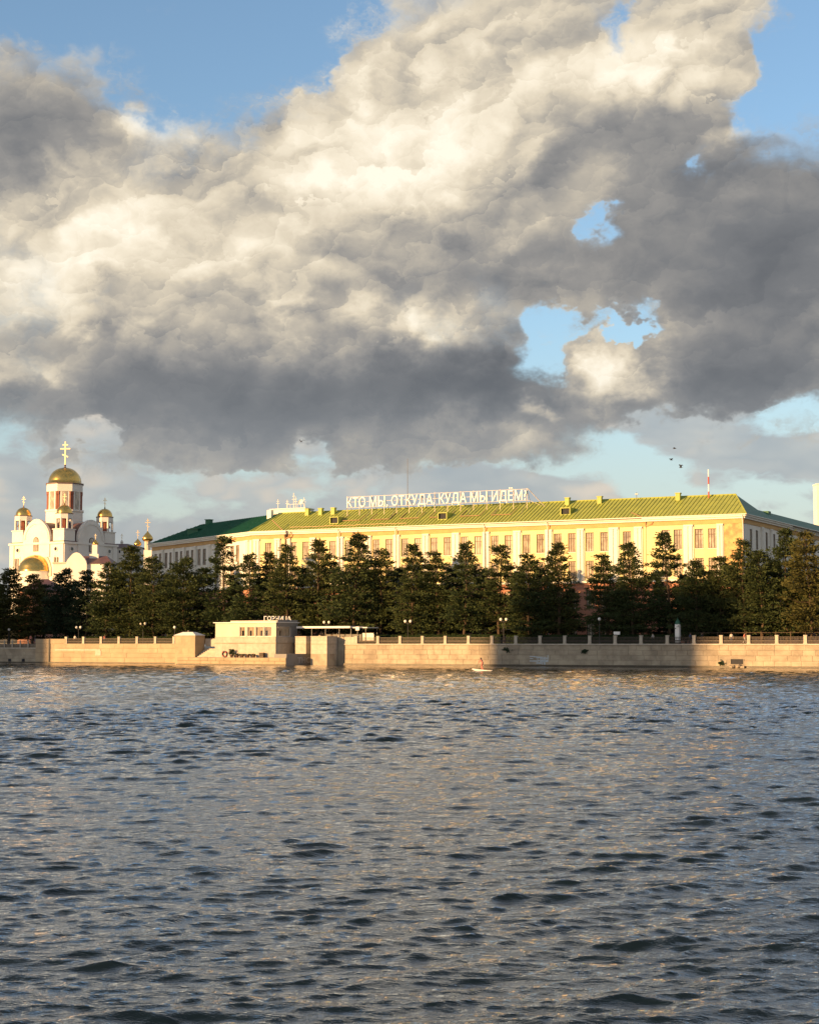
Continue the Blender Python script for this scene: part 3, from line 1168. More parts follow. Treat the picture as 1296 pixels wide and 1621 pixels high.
    MB().box(-0.16, L + 0.16, -0.16, D + 0.1, Z1 - 0.115, Z1 + 0.055).build('ledge', M['granite'], root)
    MB().box(-0.3, L + 0.3, -0.3, D + 0.3, Z4, Z4 + 0.14).build('roof_slab', M['canvas'], root)
    MB().box(2.9, L - 0.5, 0.6, D - 0.4, Z4 + 0.14, Z4 + 0.42).build('roof_upstand', M['kiosk'], root)
    MB().box(L - 0.35, L + 0.12, 0.3, D - 0.1, Z3 + 0.05, Z4 + 0.55).build('side_fascia', M['kiosk_shaded'], root)

    def glazing(mtx, w, h, name):
        fr = MB()
        for (q0, q1, r0, r1) in ((0, .09, 0, h), (w - .09, w, 0, h), (.09, w - .09, 0, .08), (.09, w - .09, h - .08, h)):
            fr.box(q0, q1, 0.10, 0.16, r0, r1)
        win = fr.build(name, M['canvas'], root, mtx)
        MB().box(.09, w - .09, 0.125, 0.135, .08, h - .08).build('pane', M['glass'], win)
        cu = MB()
        n = max(8, int(w / 0.07))
        top = [(0.06 + (w - .12) * i / n, 0.30 + 0.07 * math.sin(i * 1.15 + rnd.random())) for i in range(n + 1)]
        gap = rnd.uniform(0.25, 0.75) * w
        for i in range(n):
            (xa, ya), (xb, yb) = top[i], top[i + 1]
            z0 = 0.03
            if abs((xa + xb) / 2 - gap) < 0.22:
                z0 = h * 0.6
            cu.face([(xa, ya, z0), (xb, yb, z0), (xb, yb, h), (xa, ya, h)])
        cu.build('curtain', M['curtain'], win, smooth=True)
        bk = MB().box(0.02, w - 0.02, 0.5, 0.52, 0, h)
        bk.build('dark_room', M['cloth_dark'], win)
    for x0, x1 in wins:
        glazing(T(x0, 0, Z2 + 0.05), x1 - x0, Z3 - Z2 - 0.05, 'window')
    glazing(T(L, sw[0], Z2 + 0.05, math.pi / 2), sw[1] - sw[0], Z3 - Z2 - 0.05, 'window')
    # letters on the roof edge (worn, hardly readable in the photograph)
    body = 'ГОРЧИЦА'
    tl = 0.6
    xa, xb = es(416, tf + tl) - k0, es(461, tf + tl + 4.0) - k0
    n = len(body)
    zl = Z4 + 0.44
    for i, ch in enumerate(body):
        me = text_data(ch, 1.05, 0.05, 0.02)
        me.materials.append(M['sign_white'])
        m0, m1 = xrange_of(me)
        o = link('letter', me, root)
        f = (i + 0.5) / n
        X0 = L - 3.4 + f * 3.6
        Y0 = 0.9 + f * 3.6
        o.matrix_basis = Matrix.Translation((X0, Y0, zl)) @ Matrix.Rotation(math.radians(30), 4, 'Z') @ Matrix.Rotation(math.pi / 2, 4, 'X') @ Matrix.Translation((-(m0 + m1) / 2, 0, 0))
    mb = MB()
    mb.tube([(L - 3.6, 0.8, zl - 0.03), (L + 0.05, 4.45, zl - 0.03)], 0.03, 4)
    for i in range(5):
        mb.box(L - 3.3 + i * 0.75 - .02, L - 3.3 + i * .75 + .02, 1.1 + i * .75 - .02, 1.1 + i * .75 + .02, Z4 + 0.1, zl - 0.02)
    mb.build('letter_rail', M['steel'], root)

    # things on the deck in front of the kiosk
    def pot(px, h, leaves, lab):
        p = thing('planter', lab, 'planter', EM(es(px, tf - 0.8), tf - 0.8, zb), 'planters on the kiosk deck')
        MB().lathe([(0.22, 0), (0.36, 0.45), (0.38, 0.5), (0.33, 0.5), (0.30, 0.42), (0, 0.42)], 10).build('pot', M['terracotta'], p, smooth=False)
        if leaves:
            mb = MB()
            for i in range(leaves):
                a = rnd.uniform(0, 6.28)
                d = Vector((math.cos(a) * rnd.uniform(.1, .6), math.sin(a) * rnd.uniform(.1, .5), 0.5 + rnd.random() * h))
                u = Vector((rnd.gauss(0, 1), rnd.gauss(0, 1), rnd.gauss(0, 1) + .4)).normalized() * 0.2
                w = u.orthogonal() * 0.35
                mb.face([d - u - w, d + u * 0.2 - w, d + u, d - u * 0.4 + w])
            mb.build('leaves', M['needles_dark'], p)
    pot(367, 0.9, 90, 'dark planter with a tall bushy plant on kiosk deck')
    pot(376, 0.1, 20, 'low planter next to the bushy plant on kiosk deck')
    pot(384, 0.1, 16, 'low planter, third from left on kiosk deck')
    pot(393, 0.1, 12, 'low planter, fourth from left on kiosk deck')
    pot(402, 0.1, 14, 'low planter, rightmost on the kiosk deck beside the crate')
    p = thing('life_ring', 'dark round life ring leaning at the left foot of the kiosk', 'life ring', EM(es(355, tf - 0.4), tf - 0.4, zb))
    mb = MB()
    R, r = 0.48, 0.12
    vv, ff = [], []
    for i in range(20):
        for j in range(6):
            A, B = 2 * math.pi * i / 20, 2 * math.pi * j / 6
            vv.append(((R + r * math.cos(B)) * math.cos(A), r * math.sin(B) + 0.15 - 0.25 * math.sin(A) * 0.3, R + r + (R + r * math.cos(B)) * math.sin(A)))
            ff.append((i * 6 + j, i * 6 + (j + 1) % 6, ((i + 1) % 20) * 6 + (j + 1) % 6, ((i + 1) % 20) * 6 + j))
    mb.mesh(vv, ff)
    mb.build('ring', M['steel_dark'], p, smooth=True)
    mb = MB()
    for A in (0.7, 2.3, 3.9, 5.4):
        c_ = Vector((R * math.cos(A), 0.15 - .075 * math.sin(A), R + r + R * math.sin(A)))
        mb.box(c_.x - .1, c_.x + .1, c_.y - .14, c_.y + .14, c_.z - .1, c_.z + .1)
    mb.build('band', M['cloth_red'], p)
    p = thing('wooden_crate', 'small dark slatted crate at the right foot of the kiosk', 'crate', EM(es(415, tf - 0.7), tf - 0.7, zb))
    for k in range(4):
        MB().box(-0.45, 0.45, -0.3, 0.3, 0.02 + k * 0.22, 0.20 + k * 0.22).build('slat', M['bark'], p)
    MB().box(-0.42, 0.42, -0.27, 0.27, 0.0, 0.88).build('box_body', M['steel_dark'], p)

    # stair pavilion left of the kiosk
    tf = -3.0
    q0, q1 = es(277.5, tf), es(309, tf)
    w = q1 - q0
    root = thing('stair_pavilion', 'small square stone stair pavilion with a white pyramid roof', 'pavilion', EM(q0, tf, 0))
    zt = ez(292, 1007, tf)
    zs = [-2, 2.0, 3.0, QUAY, zt - 0.02]
    for k in range(4):
        x = 0
        n = 1 if k == 0 else (2 + k % 2)
        for i in range(n):
            MB().box(w * i / n + 0.01, w * (i + 1) / n - 0.01, 0.0, 3.0, zs[k] + 0.01, zs[k + 1] - 0.01).build('stone_block', M['render_wall'], root)
    MB().box(0.03, w - 0.03, 0.03, 2.97, -2, zt - 0.02).build('core', M['granite_core'], root)
    MB().box(-0.15, w + 0.15, -0.15, 2.75, zt - 0.015, zt + 0.14).build('cornice', M['granite_light'], root)
    zr = zt + 0.14
    mb = MB()
    o_ = 0.3
    A = [(-o_, -o_, zr), (w + o_, -o_, zr), (w + o_, 2.6 + o_, zr), (-o_, 2.6 + o_, zr)]
    Bq = [(w * .25, .8, zr + 0.62), (w * .75, .8, zr + 0.62), (w * .75, 1.8, zr + 0.62), (w * .25, 1.8, zr + 0.62)]
    mb.mesh(A + Bq, [(0, 1, 5, 4), (1, 2, 6, 5), (2, 3, 7, 6), (3, 0, 4, 7), (4, 5, 6, 7), (3, 2, 1, 0)])
    mb.build('roof', M['canvas'], root)
    MB().box(w * .5 - .15, w * .5 + .15, 0.9, 1.6, zr + 0.63, zr + 0.9).build('roof_vent', M['steel_dark'], root)
    # flight of steps between pavilion and kiosk
    s0, s1 = q1 + 0.1, k0 - 0.1
    root = thing('landing_stairs', 'stone steps going down between stair pavilion and kiosk', 'stairs', EM(s0, 0, 0))
    n = 7
    for i in range(n):
        z1 = PZ + (2.9 - PZ) * (n - i) / n
        MB().box(0, s1 - s0, -2.5 + 0.36 * i, -2.5 + 0.36 * (i + 1), -1.5, PZ + (2.9 - PZ) * (i + 1) / n).build('step', M['granite_light'], root)
    MB().box(0, s1 - s0, 0.02, 0.4, QUAY - 0.5, QUAY + 0.95).build('parapet', M['granite_light'], root)

    # pergola terrace right of the kiosk
    ta = 0.9
    p0, p1 = es(471, ta), es(580, ta)
    root = thing('cafe_canopy', 'long flat white canopy on thin posts right of the kiosk', 'canopy', EM(p0, ta, QUAY))
    w = p1 - p0
    zc = ez(520, 994, ta) - QUAY
    MB().box(0, w * 0.78, -0.4, 4.2, zc - 0.05, zc + 0.30).build('canopy_roof', M['canvas'], root)
    MB().box(w * 0.785, w, 0.2, 4.2, zc - 0.05, zc + 0.12).build('canopy_roof', M['canvas'], root)
    for f in (0.02, 0.2, 0.4, 0.6, 0.77, 0.98):
        for y in (0.0, 3.9):
            MB().box(w * f - .05, w * f + .05, y - .05 + 0.25, y + .05 + 0.25, 0, zc - 0.05).build('post', M['steel_dark'], root)
    MB().box(w * 0.82, w * 0.98, 3.0, 3.1, 0.4, 1.9).build('menu_board', M['canvas'], root)
    MB().box(0.2, w * 0.76, 4.0, 4.1, 0, 1.7).build('back_screen', M['steel_dark'], root)
    for i in range(4):
        tx_ = es(492 + i * 17, 2.3)
        tb_ = thing('cafe_table', ['round cafe table nearest the kiosk under canopy', 'second round cafe table from the kiosk under canopy', 'third round cafe table from the kiosk under canopy', 'round cafe table farthest from kiosk under canopy'][i], 'table', EM(tx_, 2.3, QUAY), 'cafe tables')
        MB().lathe([(0, .70), (0.42, .70), (0.42, .74), (0, .74)], 14).build('table_top', M['canvas'], tb_)
        MB().lathe([(0.28, 0), (0.28, .03), (0.04, .06), (0.035, .70)], 8).build('pedestal', M['steel_dark'], tb_)
    sb = thing('sign_box', 'small white square sign box on a post at canopy corner', 'sign', EM(es(566, 0.5), 0.5, QUAY))
    MB().box(-.05, .05, -.05, .05, 0, 2.35).build('post', M['steel_dark'], sb)
    MB().box(-.36, .36, -.14, .14, 2.35, 3.0).build('box', M['canvas'], sb)


build_kiosk()


# ------------------------------------------------------------------ the long yellow building
def build_factory():
    rnd = random.Random(5)
    L0, R0 = Vector((-32.0, 342.0)), Vector((59.0, 295.0))
    D1 = (R0 - L0).normalized()
    LEN = (R0 - L0).length
    rot = math.atan2(D1.y, D1.x)
    GZ = QUAY - 0.06
    root = thing('factory_building', 'long yellow four-storey building with white pilasters and green hipped roof', 'building', T(L0.x, L0.y, 0, rot))
    inv = root.matrix_basis.inverted()

    def u(px, py=860, off=0.0):
        n = Vector((-D1.y, D1.x))
        return plan_hit(px, py, L0 + n * off, D1)[0]
    EAVE, DEP = 26.6, 16.0
    # window prototypes ------------------------------------------------
    cache = {}

    def window_mesh(w, h, kind_):
        key = (round(w, 2), round(h, 2), kind_)
        if key not in cache:
            fr = MB()
            t = 0.10
            fr.box(0, t, 0.14, 0.24, 0, h)
            fr.box(w - t, w, 0.14, 0.24, 0, h)
            fr.box(t, w - t, 0.14, 0.24, 0, t)
            fr.box(t, w - t, 0.14, 0.24, h - t, h)
            fr.box(w * .34 - .05, w * .34 + .05, 0.15, 0.23, t, h - t)
            fr.box(w * .66 - .05, w * .66 + .05, 0.15, 0.23, t, h - t)
            fr.box(t, w - t, 0.155, 0.225, h * .70, h * .70 + .08)
            a = fr.data('window')
            a.materials.append(M['frame'])
            pb = MB().box(t - .02, w - t + .02, 0.19, 0.21, t - .02, h - t + .02).data('pane')
            pb.materials.append(M['pane'])
            sl = MB().box(-0.08, w + 0.08, -0.10, 0.14, -0.12, 0.0).data('sill')
            sl.materials.append(M['white'])
            cache[key] = (a, pb, sl)
        return cache[key]

    def put_window(frame, x, z, w, h, y=0.0):
        a, pb, sl = window_mesh(w, h, 0)
        o = link('window', a, root, frame @ T(x, y, z))
        link('pane', pb, o)
        link('sill', sl, o)

    I4 = Matrix.Identity(4)
    WZ1, WZ2, WH, WW = 20.75, 15.75, 3.5, 1.55

    def facade(frame, x0, x1, y, bays, wall_m, base_m, low_bays=None, pil=True, low_y=None, right_end=True):
        """bays: list of lists of window centres"""
        holes, lows = [], []
        for b in bays:
            for c in b:
                holes.append((c - WW / 2, c + WW / 2, WZ1, WZ1 + WH))
                holes.append((c - WW / 2, c + WW / 2, WZ2, WZ2 + 3.3))
                lows.append((c - WW / 2, c + WW / 2, 10.4, 13.6))
                lows.append((c - WW / 2, c + WW / 2, 5.2, 8.4))
        MB().walls(x0, x1, 15.2, EAVE - 0.75, y, holes, 0.3).build('upper_wall', wall_m, root, frame)
        MB().walls(x0, x1, GZ, 15.0, y - 0.02, lows, 0.3).build('lower_wall', base_m, root, frame)
        for b in bays:
            for c in b:
                put_window(frame, c - WW / 2, WZ1, WW, WH, y)
                put_window(frame, c - WW / 2, WZ2, WW, 3.3, y)
                put_window(frame, c - WW / 2, 10.4, WW, 3.2, y)
                put_window(frame, c - WW / 2, 5.2, WW, 3.2, y)
        # string course, frieze, cornice
        MB().box(x0 - 0.25, x1 + 0.25, y - 0.45, y + 0.1, 14.95, 15.35).build('string_course', M['white'], root, frame)
        MB().box(x0 - 0.05, x1 + 0.05, y - 0.12, y + 0.1, EAVE - 1.55, EAVE - 0.76).build('frieze', M['frieze'], root, frame)
        mb = MB()
        mb.prism([(x0 - 0.5, EAVE - 0.75), (x1 + 0.5, EAVE - 0.75), (x1 + 0.5, EAVE - 0.42), (x0 - 0.5, EAVE - 0.42)], y - 0.45, y + 0.2)
        mb.prism([(x0 - 0.6, EAVE - 0.415), (x1 + 0.6, EAVE - 0.415), (x1 + 0.6, EAVE), (x0 - 0.6, EAVE)], y - 0.72, y + 0.2)
        mb.build('cornice', M['white'], root, frame)

    def pilaster(frame, c, w, y=0.0):
        mb = MB()
        mb.box(c - w / 2, c + w / 2, y - 0.14, y + 0.05, 15.36, EAVE - 1.56)
        mb.box(c - w * .38, c - w * .06, y - 0.30, y - 0.14, 15.5, EAVE - 1.9)
        mb.box(c + w * .06, c + w * .38, y - 0.30, y - 0.14, 15.5, EAVE - 1.9)
        mb.box(c - w * .46, c + w * .46, y - 0.36, y - 0.14, EAVE - 1.89, EAVE - 1.57)
        mb.build('pilaster', M['white'], root, frame)

    # main facade -------------------------------------------------------
    xr0, xr1 = u(453), u(1024)
    pairs_px = [474.5, 517, 561.5, 605.6, 651, 697.5, 745.8, 793.6, 844, 893.7, 944.4]
    cs = [u(p) for p in pairs_px]
    half = 1.42
    bays = [[c - half, c + half] for c in cs] + [[u(992.0)]]
    facade(I4, xr0, xr1, 0.0, bays, M['yellow'], M['salmon'])
    for a, b in zip(cs[:-1], cs[1:]):
        pilaster(I4, (a + b) / 2, (b - a) - 2 * half - WW - 0.45)
    pilaster(I4, (cs[-1] + u(992)) / 2 + 0.4, 2.0)
    pilaster(I4, u(1010), 1.7)
    pilaster(I4, (xr0 + cs[0]) / 2 - 0.9, 0.9)
    # end pavilions, a little proud of the middle
    yp = -0.55
    facade(I4, 0.0, xr0, yp, [[u(427)]], M['yellow'], M['salmon'])
    pilaster(I4, u(409), 1.6, yp)
    pilaster(I4, u(442), 1.5, yp)
    rb = [[u(1055), u(1074)], [u(1107.5), u(1128.5)]]
    facade(I4, xr1, LEN, yp, rb, M['yellow'], M['salmon'])
    pilaster(I4, u(1091), 1.9, yp)
    pilaster(I4, u(1141), 1.3, yp)
    MB().box(u(1146.5), u(1176), yp - 0.06, yp + 0.02, 15.36, EAVE - 1.56).build('peeling_panel', M['peel'], root)
    for x, yy in ((xr0, yp), (xr1, yp)):
        MB().box(x - 0.02, x + 0.02, yp + 0.02, 0.0, GZ, EAVE - 0.76).build('return_wall', M['yellow'], root)
    # down pipes
    for px in (453.5, 538, 628, 768, 868, 1024, 1178):
        x = u(px)
        y = (yp if px in (1178,) else 0.0) - 0.42
        mb = MB()
        mb.tube([(x, y - 0.45, EAVE - 0.15), (x, y - 0.35, EAVE - 0.8), (x, y, EAVE - 1.9), (x, y, GZ + 0.3)], 0.09 if px not in (453.5, 1024) else 0.16, 6)
        mb.build('downpipe', M['downpipe'] if px in (453.5, 1024) else M['white'], root)

    # left wing: the building bends away by 30 degrees --------------------
    F0 = Vector((-59.0, 384.0))
    d = (L0 - F0)
    WL = d.length
    d.normalize()
    frL = inv @ T(F0.x, F0.y, 0, math.atan2(d.y, d.x))

    def ul(px):
        return plan_hit(px, 870, F0, d)[0]
    lb = []
    for px in (250.5, 267, 283.7, 301, 319.5):
        c = ul(px)
        lb.append([c - 1.3, c + 1.3])
    c5, c6 = ul(343), ul(372)
    lb.append([c5])
    lb.append([c6 - 1.2, c6 + 1.2])
    facade(frL, 0, WL, 0, lb, M['white'], M['salmon'])
    for a, b in zip(lb[:4], lb[1:5]):
        pilaster(frL, (a[1] + b[0]) / 2, (b[0] - a[1]) - WW - 0.4)
    pilaster(frL, ul(332), 1.8)
    pilaster(frL, ul(355), 1.4)
    pilaster(frL, ul(392), 1.6)

    # right flank ------------------------------------------------------
    frR = T(LEN, yp, 0, math.pi / 2)
    n2 = Vector((-D1.y, D1.x))

    def ur(px):
        return plan_hit(px, 860, R0 + n2 * yp, n2)[0]
    R1 = ur(1247.5)
    facade(frR, 0, R1, 0, [[ur(1188.3), ur(1197.6)], [ur(1213)], [ur(1225), ur(1234)]], M['white'], M['salmon'])
    pilaster(frR, ur(1205), 1.5)
    pilaster(frR, ur(1219), 1.4)
    R2 = R1 + 46
    frR2 = T(LEN - 0.5, yp, 0, math.pi / 2)
    cc = [ur(p) for p in (1256, 1262, 1270, 1276, 1284, 1290)]
    E0 = EAVE
    facade(frR2, R1 + 0.7, R2, 0, [[c] for c in cc], M['white'], M['salmon'])

    # roof ---------------------------------------------------------------
    # plan: left wing ridge - bend - main ridge - right hip
    ov = 0.85
    RZ = 30.9
    hy = 8.0
    bis = (Vector((0.0, 1.0)) + (frL.to_3x3() @ Vector((0, 1, 0))).xy)
    bis.normalize()
    k15 = 1 / math.cos(math.radians(15))

    def left(x, y):
        v = frL @ Vector((x, y, 0))
        return v.xy
    bend_r = bis * hy * k15
    e_c = bis * (-ov) * k15                        # eave corner at the bend
    e_cr = Vector((LEN + ov, yp - ov))
    apex_r = Vector((LEN - 3.7, hy))
    hip_end = left(9.0, hy)
    e_far = left(-ov, -ov)
    b_far = left(-ov, DEP + ov)
    b_bend = bis * (DEP + ov) * k15
    b_r = Vector((LEN - 9.0, DEP + ov))
    EZ = EAVE + 0.02

    def P3(v, z):
        return (v.x, v.y, z)
    front = MB()
    front.face([P3(e_c, EZ), P3(e_cr, EZ), P3(apex_r, RZ), P3(bend_r, RZ)])
    front.face([P3(bend_r, RZ), P3(apex_r, RZ), P3(b_r, EZ), P3(b_bend, EZ)])
    main_roof = front.build('roof', M['roof'], root)
    lw = MB()
    lw.face([P3(e_far, EZ), P3(e_c, EZ), P3(bend_r, RZ), P3(hip_end, RZ)])
    lw.face([P3(b_far, EZ), P3(e_far, EZ), P3(hip_end, RZ)])
    lw.face([P3(hip_end, RZ), P3(bend_r, RZ), P3(b_bend, EZ), P3(b_far, EZ)])
    left_roof = lw.build('roof', M['roof_shaded'], root)
    # right hip, then the lower wing that runs back
    W2 = LEN - 9.0
    rr = MB()
    wing_ridge_x = LEN - 3.0
    e_mid = Vector((LEN + ov, R1))
    e_end = Vector((LEN + ov, R2))
    r_start = Vector((wing_ridge_x, 20.0))
    r_end = Vector((wing_ridge_x, R2))
    RW = 28.9
    rr.face([P3(e_cr, EZ), P3(e_mid, EZ), P3(r_start, RW), P3(apex_r, RZ)])
    rr.face([P3(e_mid, EZ), P3(e_end, EZ), P3(r_end, RW), P3(r_start, RW)])
    rr.face([P3(apex_r, RZ), P3(r_start, RW), P3(r_end, RW), P3(Vector((W2, R2)), EZ), P3(b_r, EZ)])
    right_roof = rr.build('roof', M['roof_shaded'], root)
    # standing seams, all one sheet's worth of ribs
    ribs = MB()
    nsl = int(LEN / 0.78)
    for i in range(1, nsl):
        f = i * 0.78
        # front slope: lines run up the slope at right angles to the eave, clipped by hip and bend
        x = e_c.x + f
        if x > e_cr.x - 0.4:
            break
        y0 = -ov + (yp if x > xr1 else 0) * 0 - 0.0
        # upper end
        tl = 1.0
        if x < bend_r.x:
            tl = (x - e_c.x) / (bend_r.x - e_c.x)
        elif x > apex_r.x:
            tl = (e_cr.x - x) / (e_cr.x - apex_r.x)
        fr_ = (x - e_c.x) / (e_cr.x - e_c.x)
        ye = e_c.y + (e_cr.y - e_c.y) * fr_
        yt = ye + (hy - ye) * tl
        zt = EZ + (RZ - EZ) * tl
        w = 0.04
        ribs.mesh([(x - w, ye, EZ + 0.0), (x + w, ye, EZ + 0.0), (x + w, yt, zt), (x - w, yt, zt),
                   (x - w, ye, EZ + 0.09), (x + w, ye, EZ + 0.09), (x + w, yt, zt + 0.09), (x - w, yt, zt + 0.09)],
                  [(4, 5, 6, 7), (0, 4, 7, 3), (1, 2, 6, 5), (0, 1, 5, 4)])
    kind(ribs.build('standing_seams', M['roof'], main_roof), 'stuff')
    ribs = MB()
    dL = (e_c - e_far)
    nL = int(dL.length / 0.8)
    for i in range(1, nL):
        f = i / nL
        a = e_far + dL * f
        # top end on ridge/hips
        xa = -ov + (WL + ov) * f
        tl = min(1.0, (xa + ov) / (9.0 + ov))
        bx = frL.inverted() @ Vector((bend_r.x, bend_r.y, 0))
        if xa > bx.x:
            tl = min(tl, max(0.0, 1 - (xa - bx.x) / (WL + 0.25 - bx.x)))
        up = (frL.to_3x3() @ Vector((0, 1, 0))).xy
        tt = a + up * ((hy + ov) * tl)
        z1 = EZ + (RZ - EZ) * tl
        sd = (frL.to_3x3() @ Vector((1, 0, 0))).xy * 0.045
        ribs.mesh([P3(a - sd, EZ), P3(a + sd, EZ), P3(tt + sd, z1), P3(tt - sd, z1),
                   P3(a - sd, EZ + .09), P3(a + sd, EZ + .09), P3(tt + sd, z1 + .09), P3(tt - sd, z1 + .09)],
                  [(4, 5, 6, 7), (0, 4, 7, 3), (1, 2, 6, 5), (0, 1, 5, 4)])
    kind(ribs.build('standing_seams', M['roof_shaded'], left_roof), 'stuff')
    # ridge caps and gutter boards
    mb = MB()
    mb.tube([P3(bend_r, RZ + .04), P3(apex_r, RZ + .04)], 0.14, 6)
    mb.tube([P3(apex_r, RZ + .04), P3(e_cr, EZ + .08)], 0.12, 6)
    mb.tube([P3(bend_r, RZ + .04), P3(e_c, EZ + .08)], 0.12, 6)
    mb.build('ridge_cap', M['roof'], root)
    MB().tube([P3(e_c, EZ - .06), P3(e_cr, EZ - .06)], 0.10, 6).build('gutter', M['white'], root)
    MB().tube([P3(e_far, EZ - .06), P3(e_c, EZ - .06)], 0.10, 6).build('gutter', M['white'], root)
    MB().tube([P3(e_cr, EZ - .06), P3(e_end, EZ - .06)], 0.10, 6).build('gutter', M['white'], root)

    # back walls so that the block is closed
    mb = MB()
    pts = [left(0, 0), left(0, DEP), bis * DEP * k15, Vector((LEN - 9.0, DEP)), Vector((LEN - 9.0, R2)), Vector((LEN - 0.6, R2))]
    for a, b in zip(pts[:-1], pts[1:]):
        mb.face([P3(a, GZ), P3(b, GZ), P3(b, EAVE), P3(a, EAVE)])
    mb.build('back_wall', M['white'], root)

    def slope_z(y):
        return EZ + (RZ - EZ) * (y + ov) / (hy + ov)

    # chimneys and vents along the main roof
    for px, py in ((487, 809), (508, 808), (528, 806), (898, 798), (949, 795), (1073, 791)):
        y = 6.6
        x = u(px, py, y)
        z = slope_z(y)
        mb = MB().box(x - .42, x + .42, y - .4, y + .4, z - 0.4, z + 1.15)
        mb.box(x - .52, x + .52, y - .5, y + .5, z + 1.152, z + 1.30)
        mb.build('chimney', M['roof'], main_roof)
    # dormers with dark openings
    for px, py in ((532, 827), (703, 820), (897, 812)):
        y = 2.3
        x = u(px, py, y)
        z = slope_z(y)
        mb = MB()
        mb.box(x - 1.0, x - .84, y - .9, y + 2.6, z - 0.4, z + 1.05)
        mb.box(x + .84, x + 1.0, y - .9, y + 2.6, z - 0.4, z + 1.05)
        mb.box(x - .84, x + .84, y - .9, y + 2.6, z + 0.9, z + 1.049)
        mb.box(x - .84, x + .84, y - .9, y + 2.6, z - 0.4, z - 0.25)
        mb.build('dormer', M['roof'], main_roof)
        MB().box(x - .84, x + .84, y - .5, y - .45, z - 0.25, z + 0.9).build('dormer_opening', M['cloth_dark'], main_roof)
    # wind-lifted snow guard bars
    mb = MB()
    for k in range(26):
        x = xr0 + 1 + k * 1.02
        y = -0.2 + rnd.uniform(-.05, .05)
        mb.tube([(x, y, slope_z(y) + .3 + rnd.uniform(-.05, .08)), (x + 1.02, y + rnd.uniform(-.1, .1), slope_z(y) + .3 + rnd.uniform(-.05, .08))], 0.05, 4)
    mb.build('snow_guard', M['downpipe'], main_roof)
    # left wing roof pieces
    p = left(ul(307) * 0 + 13.0, hy)
    mb = MB().box(p.x - .6, p.x + .6, p.y - .6, p.y + .6, RZ - 0.5, RZ + 0.75)
    mb.box(p.x - .75, p.x + .75, p.y - .75, p.y + .75, RZ + .752, RZ + .9)
    mb.build('chimney', M['roof_shaded'], left_roof)
    p = left(15.5, 3.4)
    z = slope_z(3.4)
    mb = MB()
    mb.slab([(p.x - 1.4, p.y - 1.0), (p.x + 1.4, p.y - 1.0), (p.x + 1.4, p.y + 2.2), (p.x - 1.4, p.y + 2.2)], z - .8, z + .55)
    mb.slab([(p.x - 1.6, p.y - 1.2), (p.x + 1.6, p.y - 1.2), (p.x + 1.6, p.y + 2.2), (p.x - 1.6, p.y + 2.2)], z + .552, z + .68)
    mb.build('dormer', M['roof_shaded'], left_roof)
    q = frL.inverted() @ Vector((u(426, 812, 7) - 0.5, 7.0, 0))
    p = left(q.x, 6.3)
    MB().box(p.x - .5, p.x + .5, p.y - .5, p.y + .5, RZ - 1.4, RZ + 0.75).build('chimney', M['white'], left_roof)
    # right hip vents
    for px, py, yy in ((1197, 803, 10.5), (1247, 826, 24.0)):
        t_ = 3.6 if yy < 15 else 2.4
        mb = MB().box(LEN - t_ - .55, LEN - t_ + .55, yy - .9, yy + .9, 26.5, 29.6 if yy < 15 else 28.9)
        mb.build('roof_vent', M['roof_shaded'], right_roof)

    # penthouse with aerials behind the ridge on the left
    x0, x1 = u(432, 808, 11), u(487, 808, 11)
    pent = MB().box(x0, x1, 10.0, 13.5, 28.0, 31.9)
    pent.box(x0 - .15, x1 + .15, 9.85, 13.65, 31.902, 32.1)
    ph = pent.build('penthouse', M['white'], root)
    for f, h in ((.15, 2.2), (.42, 2.0), (.60, 3.4), (.66, 2.6), (.9, 2.3)):
        x = x0 + (x1 - x0) * f
        mb = MB().tube([(x, 11, 32), (x, 11, 32 + h)], 0.07, 5)
        mb.tube([(x - .45, 11, 32 + h * .6), (x + .45, 11, 32 + h * .6)], 0.04, 4)
        mb.tube([(x - .3, 11, 32 + h * .8), (x + .3, 11, 32 + h * .8)], 0.04, 4)
        mb.build('aerial', M['white'], ph)
    x = x0 + (x1 - x0) * .82
    MB().lathe([(0, .1), (.3, .12), (.55, .3), (.6, .45)], 12).build('satellite_dish', M['white'], ph, Matrix.Translation((x, 11, 33.2)) @ Matrix.Rotation(math.radians(65), 4, 'X'))
    mb = MB()
    mb.box(x0 + 4, x1 - .2, 10.05, 10.1, 32.9, 32.96)
    for i in range(6):
        xx = x0 + 4 + (x1 - .2 - x0 - 4) * i / 5
        mb.box(xx - .03, xx + .03, 10.05, 10.1, 32.1, 32.9)
    mb.build('roof_rail', M['white'], ph)
    # masts
    x = u(645, 790, 9)
    MB().tube([(x, 9, 30), (x, 9, plan_hit(645, 726, L0 + n2 * 9, D1)[1])], [0.08, 0.04], 5).build('aerial_mast', M['steel'], root)
    x = u(1121, 780, 7)
    zt = plan_hit(1121, 743, L0 + n2 * 7, D1)[1]
    mast = MB().tube([(x, 7, 29.8), (x, 7, zt)], [0.13, 0.10], 6).build('striped_mast', M['sign_white'], root)
    for k in (0, 2):
        a = 30.2 + (zt - 30.2) * k / 4
        MB().tube([(x, 7, a), (x, 7, a + (zt - 30.2) / 4)], 0.15, 6).build('red_band', M['red'], mast)
    x = u(1007, 785, 7)
    mb = MB().tube([(x, 7, 29.9), (x, 7, 32.0)], 0.06, 5)
    mb.box(x - .3, x + .3, 6.9, 7.1, 31.6, 31.75)
    mb.build('lightning_rod', M['steel'], root)
